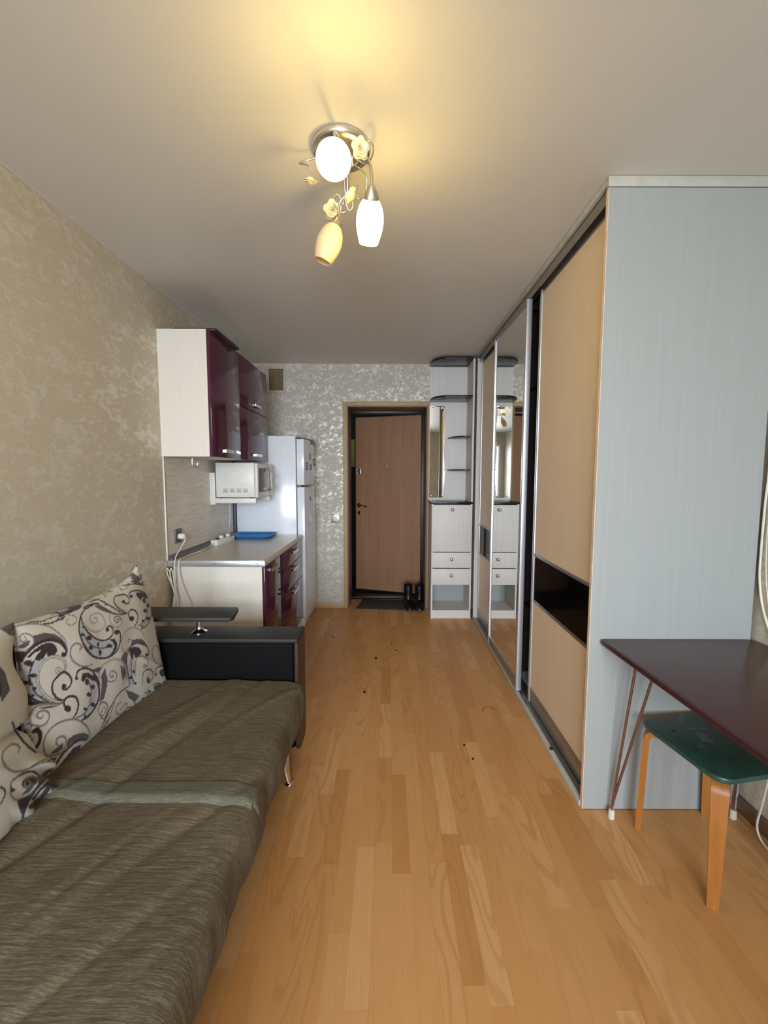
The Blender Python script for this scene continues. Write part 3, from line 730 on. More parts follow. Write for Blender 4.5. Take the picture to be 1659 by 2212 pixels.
part('handle', 'satin_nickel', fd1, lambda bm: tube(bm, [(FX + 0.07, FY0 + 0.02, 1.309), (FX + 0.105, FY0 + 0.10, 1.309), (FX + 0.118, FY0 + 0.27, 1.309), (FX + 0.108, FY1 - 0.1, 1.309)], 0.009, 8), label='grey grip between the doors')
part('top_trim', 'grey_plastic', fd1, lambda bm: tube(bm, [(FX + 0.02, FY0, 1.738), (FX + 0.055, FY0 + 0.005, 1.738), (FX + 0.092, FY0 + 0.12, 1.738), (FX + 0.104, FY0 + 0.27, 1.738), (FX + 0.09, FY1 - 0.1, 1.738)], 0.006, 8), label='grey strip along the top edge')
part('display', 'grey_plastic', fd1, boxes((FX + 0.085, FX + 0.108, FY0 + 0.16, FY0 + 0.38, 1.700, 1.734), bev=0.003), label='grey control strip')
for _z in (1.735, 1.301): part('hinge', 'grey_plastic', fr, boxes((FX + 0.005, FX + 0.045, FY0 - 0.004, FY0 + 0.03, _z, _z + 0.017), bev=0.002))
part('base_grille', 'white_plastic', fr, boxes((FX - 0.02, FX + 0.06, FY0 + 0.01, FY1 - 0.01, 0.0, 0.078), bev=0.006))
def magnet(kind, y, z, s, label):
    x = FX + 0.056 + 0.052 * math.sin(math.pi * (0.12 + 0.76 * (y - FY0) / (FY1 - FY0))) ** 0.9
    def f(bm):
        def b(y0, y1, z0, z1): box(bm, x - 0.006, x + 0.004, y + y0 * s, y + y1 * s, z + z0 * s, z + z1 * s, bev=0.0008)
        if kind == 'E': b(-.5, -.2, -1, 1); b(-.2, .6, .7, 1); b(-.2, .4, -.15, .15); b(-.2, .6, -1, -.7)
        elif kind == 'A': b(-.5, -.2, -1, .6); b(.3, .6, -1, .6); b(-.3, .4, .6, 1); b(-.2, .3, -.2, .1)
        elif kind == 'L': b(-.5, -.2, -1, 1); b(-.2, .5, -1, -.7)
        elif kind == 'C': b(-.5, -.1, -.8, .8); b(-.3, .5, .7, 1.1); b(-.3, .5, -1.1, -.7)
        else: b(-.3, .3, -1, 1)
    solo('fridge_magnet', 'dark_plastic', f, label, 'magnet', (x, y, z), 'magnets on the fridge doors')
magnet('E', 3.94, 1.490, 0.034, 'dark letter-like magnet nearest the room on the upper fridge door')
magnet('A', 4.05, 1.485, 0.026, 'small dark magnet in the middle of the lower row on the upper fridge door')
magnet('L', 4.03, 1.585, 0.026, 'small dark magnet standing highest on the upper fridge door')
magnet('C', 4.21, 1.535, 0.034, 'dark curved magnet nearest the door side on the upper fridge door')
magnet('I', 4.03, 1.190, 0.020, 'tiny dark magnet alone on the lower fridge door')

# microwave on wall bracket
br = thing('microwave_bracket', 'white metal wall bracket carrying the microwave', 'bracket', (XL, 3.5, 1.18))
for y in (3.325, 3.70):
    part('arm', 'white_plastic', br, boxes((XL + 0.005, XL + 0.045, y, y + 0.03, 1.178, 1.428), (XL + 0.045, -1.045, y, y + 0.03, 1.190, 1.228), bev=0.002))
part('cross_bar', 'white_plastic', br, boxes((XL + 0.008, XL + 0.02, 3.355, 3.70, 1.36, 1.40)))
mw = thing('microwave', 'cream white microwave oven on the wall bracket under the purple cabinet', 'microwave', (-1.2, 3.55, 1.229))
MX0, MX1, MY0, MY1, MZ0, MZ1 = -1.352, -1.052, 3.320, 3.775, 1.236, 1.505
part('body', 'white_plastic', mw, boxes((MX0, MX1, MY0, MY1, MZ0, MZ1), bev=0.006))
part('front_panel', 'white_plastic', mw, boxes((MX1 + 0.001, MX1 + 0.022, MY0 + 0.300, MY1, MZ0 - 0.002, MZ1 - 0.004), bev=0.006))
md = part('door', 'white_plastic', mw, boxes((MX1 + 0.001, MX1 + 0.026, MY0, MY0 + 0.297, MZ0 - 0.002, MZ1 - 0.004), bev=0.006))
part('door_window', 'grey_plastic', md, boxes((MX1 + 0.026, MX1 + 0.028, MY0 + 0.03, MY0 + 0.22, MZ0 + 0.04, MZ1 - 0.04), bev=0.0008))
part('handle', 'chrome', md, lambda bm: tube(bm, [(MX1 + 0.024, MY0 + 0.262, MZ0 + 0.045), (MX1 + 0.052, MY0 + 0.262, MZ0 + 0.06), (MX1 + 0.056, MY0 + 0.262, MZ0 + 0.13), (MX1 + 0.052, MY0 + 0.262, MZ1 - 0.06), (MX1 + 0.024, MY0 + 0.262, MZ1 - 0.045)], 0.010, 10))
for z in (MZ0 + 0.07, MZ0 + 0.16):
    part('knob', 'white_plastic', mw, lambda bm: lathe(bm, [(0, 0.026), (0.012, 0.025), (0.020, 0.020), (0.022, 0)], (MX1 + 0.022, MY0 + 0.378, z), (1, 0, 0), 20))
def vents(bm):
    for g in range(4):
        for r in range(5):
            x = MX0 + 0.055 + g * 0.052
            box(bm, x, x + 0.036, MY0 - 0.0006, MY0 + 0.002, MZ0 + 0.038 + r * 0.0065, MZ0 + 0.0405 + r * 0.0065)
part('vent_slots', 'grey_plastic', mw, vents)
def emboss(bm):
    P = rrect(MX0 + 0.035, MX1 - 0.05, MZ0 + 0.11, MZ1 - 0.03, 0.012, 5)
    tube(bm, [(a, MY0, b) for a, b in P] + [(P[0][0], MY0, P[0][1])], 0.0014, 6, smooth=0)
part('side_embossing', 'white_plastic', mw, emboss)
for x in (MX0 + 0.03, MX1 - 0.03):
    for _y in (MY0 + 0.01, MY1 - 0.06): part('foot', 'dark_plastic', mw, boxes((x - 0.012, x + 0.012, _y, _y + 0.02, 1.2285, MZ0)))

# hooks under the cabinet
def hook(x, y, label):
    def f(bm):
        box(bm, x - 0.012, x + 0.012, y - 0.010, y + 0.010, UZ0 - 0.004, UZ0, bev=0.001)
        tube(bm, [(x, y, UZ0 - 0.004), (x, y, UZ0 - 0.045), (x + 0.012, y, UZ0 - 0.062), (x + 0.030, y, UZ0 - 0.056), (x + 0.036, y, UZ0 - 0.035)], 0.0035, 8)
    solo('hook', 'chrome', f, label, 'hook', (x, y, UZ0))
hook(-1.345, 2.92, 'small chrome hook under the purple cabinet above the wall socket')

# tray, power strip, socket, cables
def tray(bm):
    x0, x1, y0, y1 = -1.372, -1.010, 3.545, 3.842
    prof = [(0.000, 0.032, 0.020), (0.0015, 0.020, 0.0018), (0.0, 0, 0)]
    lay = [(0.030, 0.0), (0.018, 0.004), (0.004, 0.022), (0.0, 0.025), (0.002, 0.027), (0.008, 0.024), (0.022, 0.008), (0.034, 0.004)]
    rings = []
    for ins, h in lay:
        rings.append([bm.verts.new((a, b, WZ + h)) for a, b in rrect(x0 + ins, x1 - ins, y0 + ins, y1 - ins, 0.045, 6)])
    n = len(rings[0])
    for a, b in zip(rings, rings[1:]):
        for k in range(n): bm.faces.new((a[k], a[(k + 1) % n], b[(k + 1) % n], b[k]))
    bm.faces.new(rings[0]); bm.faces.new(rings[-1])
solo('serving_tray', 'blue_plastic', tray, 'bright blue plastic tray on the worktop against the fridge', 'tray', (-1.19, 3.69, WZ), smooth=50)

ps = thing('power_strip', 'white three-way power strip on the worktop left of the blue tray', 'power strip', (-1.345, 3.36, WZ))
rz_ps = Matrix.Rotation(math.radians(-10), 3, 'Z')
PSC = (-1.325, 3.36, WZ)
def psb(*b, bev=0.0):
    def f(bm): box(bm, PSC[0] + b[0], PSC[0] + b[1], PSC[1] + b[2], PSC[1] + b[3], WZ + b[4], WZ + b[5], bev=bev, rot=rz_ps, piv=PSC)
    return f
part('housing', 'white_plastic', ps, psb(-0.028, 0.028, -0.125, 0.125, 0.0, 0.042, bev=0.004))
part('switch', 'crumb', ps, psb(-0.010, 0.010, -0.085, -0.060, 0.042, 0.047, bev=0.001), label='dark red-brown rocker')
for dy in (-0.02, 0.075):
    part('plug', 'white_plastic', ps, psb(-0.014, 0.014, dy - 0.014, dy + 0.014, 0.042, 0.066, bev=0.005))

sk = thing('wall_socket', 'dark grey wall socket on the backsplash above the worktop', 'socket', (XL + 0.005, 2.795, 1.01))
part('frame', 'grey_plastic', sk, boxes((XL + 0.005, XL + 0.014, 2.752, 2.842, 0.962, 1.056), bev=0.003))
part('insert', 'dark_plastic', sk, lambda bm: lathe(bm, [(0, 0.030), (0.001, 0.030)], (XL + 0.0142, 2.797, 1.009), (1, 0, 0), 20))
pc = thing('plug_cable', 'white cable with round plug running from the wall socket down beside the base cabinet', 'cable', (XL + 0.03, 2.79, 1.0))
part('plug', 'white_plastic', pc, lambda bm: lathe(bm, [(0, 0.020), (0.022, 0.021), (0.032, 0.017), (0.040, 0.010), (0.041, 0)], (XL + 0.015, 2.795, 1.006), (1, 0, 0), 20), smooth=60)
part('cord', 'cable_white', pc, lambda bm: tube(bm, [(XL + 0.045, 2.795, 1.004), (XL + 0.058, 2.790, 0.985), (XL + 0.052, 2.74, 0.94), (XL + 0.05, 2.675, 0.895), (XL + 0.055, 2.645, 0.85), (XL + 0.057, 2.638, 0.78), (XL + 0.058, 2.638, 0.70), (XL + 0.068, 2.635, 0.62), (XL + 0.060, 2.635, 0.52), (XL + 0.056, 2.632, 0.40), (XL + 0.056, 2.632, 0.30)], 0.0042, 8))
solo('extension_cord', 'cable_white', lambda bm: tube(bm, [(-1.346, 3.235, WZ + 0.018), (-1.352, 3.17, WZ + 0.008), (-1.33, 3.02, WZ + 0.006), (-1.345, 2.85, WZ + 0.006), (-1.335, 2.74, WZ + 0.006), (-1.330, 2.672, WZ + 0.007), (-1.328, 2.648, WZ - 0.02), (-1.322, 2.64, 0.77), (-1.295, 2.635, 0.68), (-1.262, 2.632, 0.60), (-1.248, 2.632, 0.52), (-1.238, 2.632, 0.44), (-1.235, 2.632, 0.30)], 0.0045, 8),
     'white cord from the power strip hanging over the worktop end', 'cable', (-1.3, 2.9, WZ))
def bundle(bm):
    a = [(-1.392, 2.64, 0.44), (-1.372, 2.64, 0.60), (-1.352, 2.638, 0.69), (-1.385, 2.64, 0.745), (-1.400, 2.645, 0.80), (-1.398, 2.645, 0.825), (-1.385, 2.64, 0.81), (-1.372, 2.64, 0.815)]
    tube(bm, [(-1.360, 2.632, 0.35), (-1.355, 2.632, 0.55), (-1.350, 2.632, 0.655), (-1.375, 2.636, 0.73), (-1.398, 2.640, 0.79), (-1.400, 2.642, 0.822), (-1.388, 2.64, 0.812), (-1.378, 2.64, 0.80)], 0.0038, 8)
    tube(bm, [(-1.368, 2.626, 0.35), (-1.362, 2.626, 0.52), (-1.352, 2.626, 0.65), (-1.368, 2.630, 0.74), (-1.378, 2.634, 0.79), (-1.372, 2.636, 0.825), (-1.362, 2.634, 0.80), (-1.352, 2.630, 0.72), (-1.348, 2.628, 0.67)], 0.0038, 8)
    tube(bm, [(-1.376, 2.622, 0.35), (-1.372, 2.622, 0.50), (-1.356, 2.624, 0.63), (-1.350, 2.626, 0.66)], 0.0038, 8)
solo('cable_bundle', 'cable_white', bundle, 'tied bundle of white cables hanging at the wall beside the base cabinet', 'cable', (-1.37, 2.63, 0.6))
solo('microwave_cable', 'cable_white', lambda bm: tube(bm, [(XL + 0.016, 3.69, 1.178), (XL + 0.018, 3.70, 1.10), (XL + 0.018, 3.68, 1.00), (XL + 0.034, 3.60, 0.92), (XL + 0.040, 3.52, 0.905)], 0.0035, 8),
     'thin white cable hanging below the microwave bracket', 'cable', (XL + 0.02, 3.69, 1.0))

# ================================================================== SOFA
sf = thing('sofa', 'long sofa with brown-grey fabric seat and black leatherette armrest along the left wall', 'sofa', (-0.9, 0.8, 0))
SZ, SXF = 0.450, -0.390
AY0, AY1, AZ = 1.935, 2.100, 0.650
rng = np.random.RandomState(5)
folds = [(rng.uniform(-1.6, 0.6), rng.uniform(0.012, 0.035), rng.uniform(-0.3, 1.9), rng.uniform(0.15, 0.6), rng.uniform(0.004, 0.010) * (1 if rng.rand() > 0.35 else -1)) for _ in range(70)]
def wrinkle(x, y):
    ph = math.radians(28)
    c = x * math.cos(ph) - y * math.sin(ph); l = x * math.sin(ph) + y * math.cos(ph)
    h = 0
    for c0, w, l0, lw, a in folds:
        c1 = c0 + 0.05 * math.sin(3 * l + c0 * 9)
        h += a * math.exp(-((c - c1) / w) ** 2) * math.exp(-((l - l0) / lw) ** 2)
    h += 0.0035 * math.sin(7 * x + 3 * y) * math.sin(5 * y + 1)
    return h
SPROF = [(-1.30, 0.0), (-0.56, 0.0), (-0.475, -0.002), (-0.43, -0.010), (-0.408, -0.026), (-0.398, -0.055), (-0.394, -0.09), (-0.398, -0.14), (-0.414, -0.195), (-0.440, -0.245), (-0.475, -0.285)]
def sprof(n):
    P = cr([(a, 0, b) for a, b in SPROF], 1)
    # resample by arc length with linear segments
    d = [0]
    for a, b in zip(P, P[1:]): d.append(d[-1] + (b - a).length)
    out = []
    for k in range(n):
        t = d[-1] * k / (n - 1); i = max(j for j in range(len(d)) if d[j] <= t + 1e-9); i = min(i, len(P) - 2)
        f = (t - d[i]) / (d[i + 1] - d[i]); q = P[i].lerp(P[i + 1], f); out.append((q.x, q.z))
    return out
def cover_fn(y0, y1, z, roll, amp, ny, bulge=0.0):
    def f(bm):
        pr = sprof(150); g = []
        for j in range(ny + 1):
            y = y0 + (y1 - y0) * j / ny; row = []
            e = 0.0
            if roll:
                dn = y - y0
                if dn < roll: e = -roll * (1 - math.sqrt(max(0, 1 - ((roll - dn) / roll) ** 2)))
                df = y1 - y
                if df < 0.02: e += -0.02 * (1 - math.sqrt(max(0, 1 - ((0.02 - df) / 0.02) ** 2))) * 0.6
            for x, dz in pr:
                w = wrinkle(x, y) * amp
                top = max(0.0, 1 + dz / 0.06)
                side = 1 - top
                xx = x + side * (w * 1.2 + e * 0.5 + 0.004 * math.sin(23 * y + 8 * dz) + 0.003 * math.sin(61 * y) * abs(dz) * 4)
                row.append(bm.verts.new((xx, y, z + dz + top * (w + e) + bulge * math.sin(math.pi * min(1, max(0, (x + 1.3) / 0.9))) * 0.5)))
            g.append(row)
        for a, b in zip(g, g[1:]):
            for k in range(len(a) - 1): bm.faces.new((a[k], a[k + 1], b[k + 1], b[k]))
        # near end face of the cover
        bt = [bm.verts.new((v.co.x, v.co.y, max(v.co.z - 0.03, z - 0.29))) for v in g[0]]
        for k in range(len(bt) - 1): bm.faces.new((g[0][k + 1], g[0][k], bt[k], bt[k + 1]))
    return f
part('base', 'leather', sf, boxes((-1.385, -0.505, -1.35, AY0, 0.085, 0.40), bev=0.01), label='sofa base frame, lowered and black in place of the shade below')  # low black front paints in the dark band of shade under the seat
part('seat_cover', 'sofa_cover', sf, cover_fn(-0.9, 1.29, SZ - 0.010, 0, 1.0, 230), smooth=180, label='near brown-grey seat cover')
part('seat_cover', 'sofa_cover', sf, cover_fn(1.205, AY0 - 0.004, SZ + 0.006, 0.016, 0.7, 110), smooth=180, label='far brown-grey seat cover overlapping the near one')
def hem(bm):
    pr = [(x, dz) for x, dz in sprof(150) if x > -1.14 and dz > -0.03]; g = []
    for j in range(13):
        y = 1.2015 + 0.062 * j / 12; dn = y - 1.2015
        e = -0.018 * (1 - math.sqrt(max(0, 1 - ((0.018 - dn) / 0.018) ** 2))) if dn < 0.018 else 0.0
        g.append([bm.verts.new((x, y - 0.012 * math.sin((x + 1.0) * 3.5) * (1 - j / 12), SZ + 0.0085 + dz + wrinkle(x, y) * 0.7 * max(0, 1 + dz / 0.06) + e - (0.002 if j == 12 else 0))) for x, dz in pr])
    for a, b in zip(g, g[1:]):
        for k in range(len(a) - 1): bm.faces.new((a[k], a[k + 1], b[k + 1], b[k]))
    bt = [bm.verts.new((v.co.x, v.co.y + 0.001, v.co.z - 0.012)) for v in g[0]]
    for k in range(len(bt) - 1): bm.faces.new((g[0][k + 1], g[0][k], bt[k], bt[k + 1]))
part('cover_hem', 'hem_fabric', sf, hem, smooth=180, label='paler grey-green hem of the far cover')
part('backrest', 'leather', sf, boxes((-1.39, -1.31, -1.35, AY0, 0.165, 0.80), bev=0.03))
def arm_fn(bm):
    box(bm, -1.385, -0.446, AY0 + 0.008, AY1 - 0.006, 0.10, AZ - 0.022, bev=0.018, seg=4)
arm = part('armrest', 'leather', sf, arm_fn, smooth=50, label='black leatherette armrest')
part('top_board', 'black_board', arm, lambda bm: box(bm, -1.385, -0.428, AY0 - 0.004, AY1 + 0.002, AZ - 0.022, AZ, bev=0.007, seg=3), label='black board along the armrest top')
part('front_board', 'brown_board', arm, lambda bm: prism(bm, rrect(AY0, AY1, 0.085, AZ - 0.022, 0.05, 6, corners=(0, 0, 1, 1)), -0.446, -0.428, axis='x', bev=0.004), label='dark brown board on the armrest front')
part('side_shelf', 'black_board', arm, lambda bm: prism(bm, [(-1.215, 1.934), (-0.762, 1.934), (-0.742, 1.944), (-0.734, 1.962), (-0.756, 2.085), (-0.768, 2.102), (-1.215, 2.102)], 0.729, 0.749, bev=0.003), label='small black board raised on a chrome post')
def post(x):
    return lambda bm: lathe(bm, [(0, 0.036), (0.003, 0.036), (0.010, 0.020), (0.018, 0.015), (0.030, 0.013), (0.079, 0.013)], (x, 2.02, AZ), (0, 0, 1), 24)
part('shelf_post', 'chrome', arm, post(-0.925), smooth=60)
for i, y in enumerate((1.86, 0.75, -0.6)):
    def leg(bm):
        tube(bm, [(-0.485, y, 0.185), (-0.482, y - 0.005, 0.12), (-0.472, y - 0.012, 0.055), (-0.458, y - 0.020, 0.012)], lambda t: 0.030 - 0.018 * t, 16)
        lathe(bm, [(0, 0.014), (0.006, 0.019), (0.012, 0.016), (0.014, 0)], (-0.456, y - 0.021, 0.0), (0, 0, 1), 16)
    part('leg', 'chrome', sf, leg, smooth=60)
    part('leg', 'chrome', sf, lambda bm: tube(bm, [(-1.30, y, 0.175), (-1.30, y, 0.0)], lambda t: 0.026 - 0.01 * t, 14, smooth=0), smooth=60)

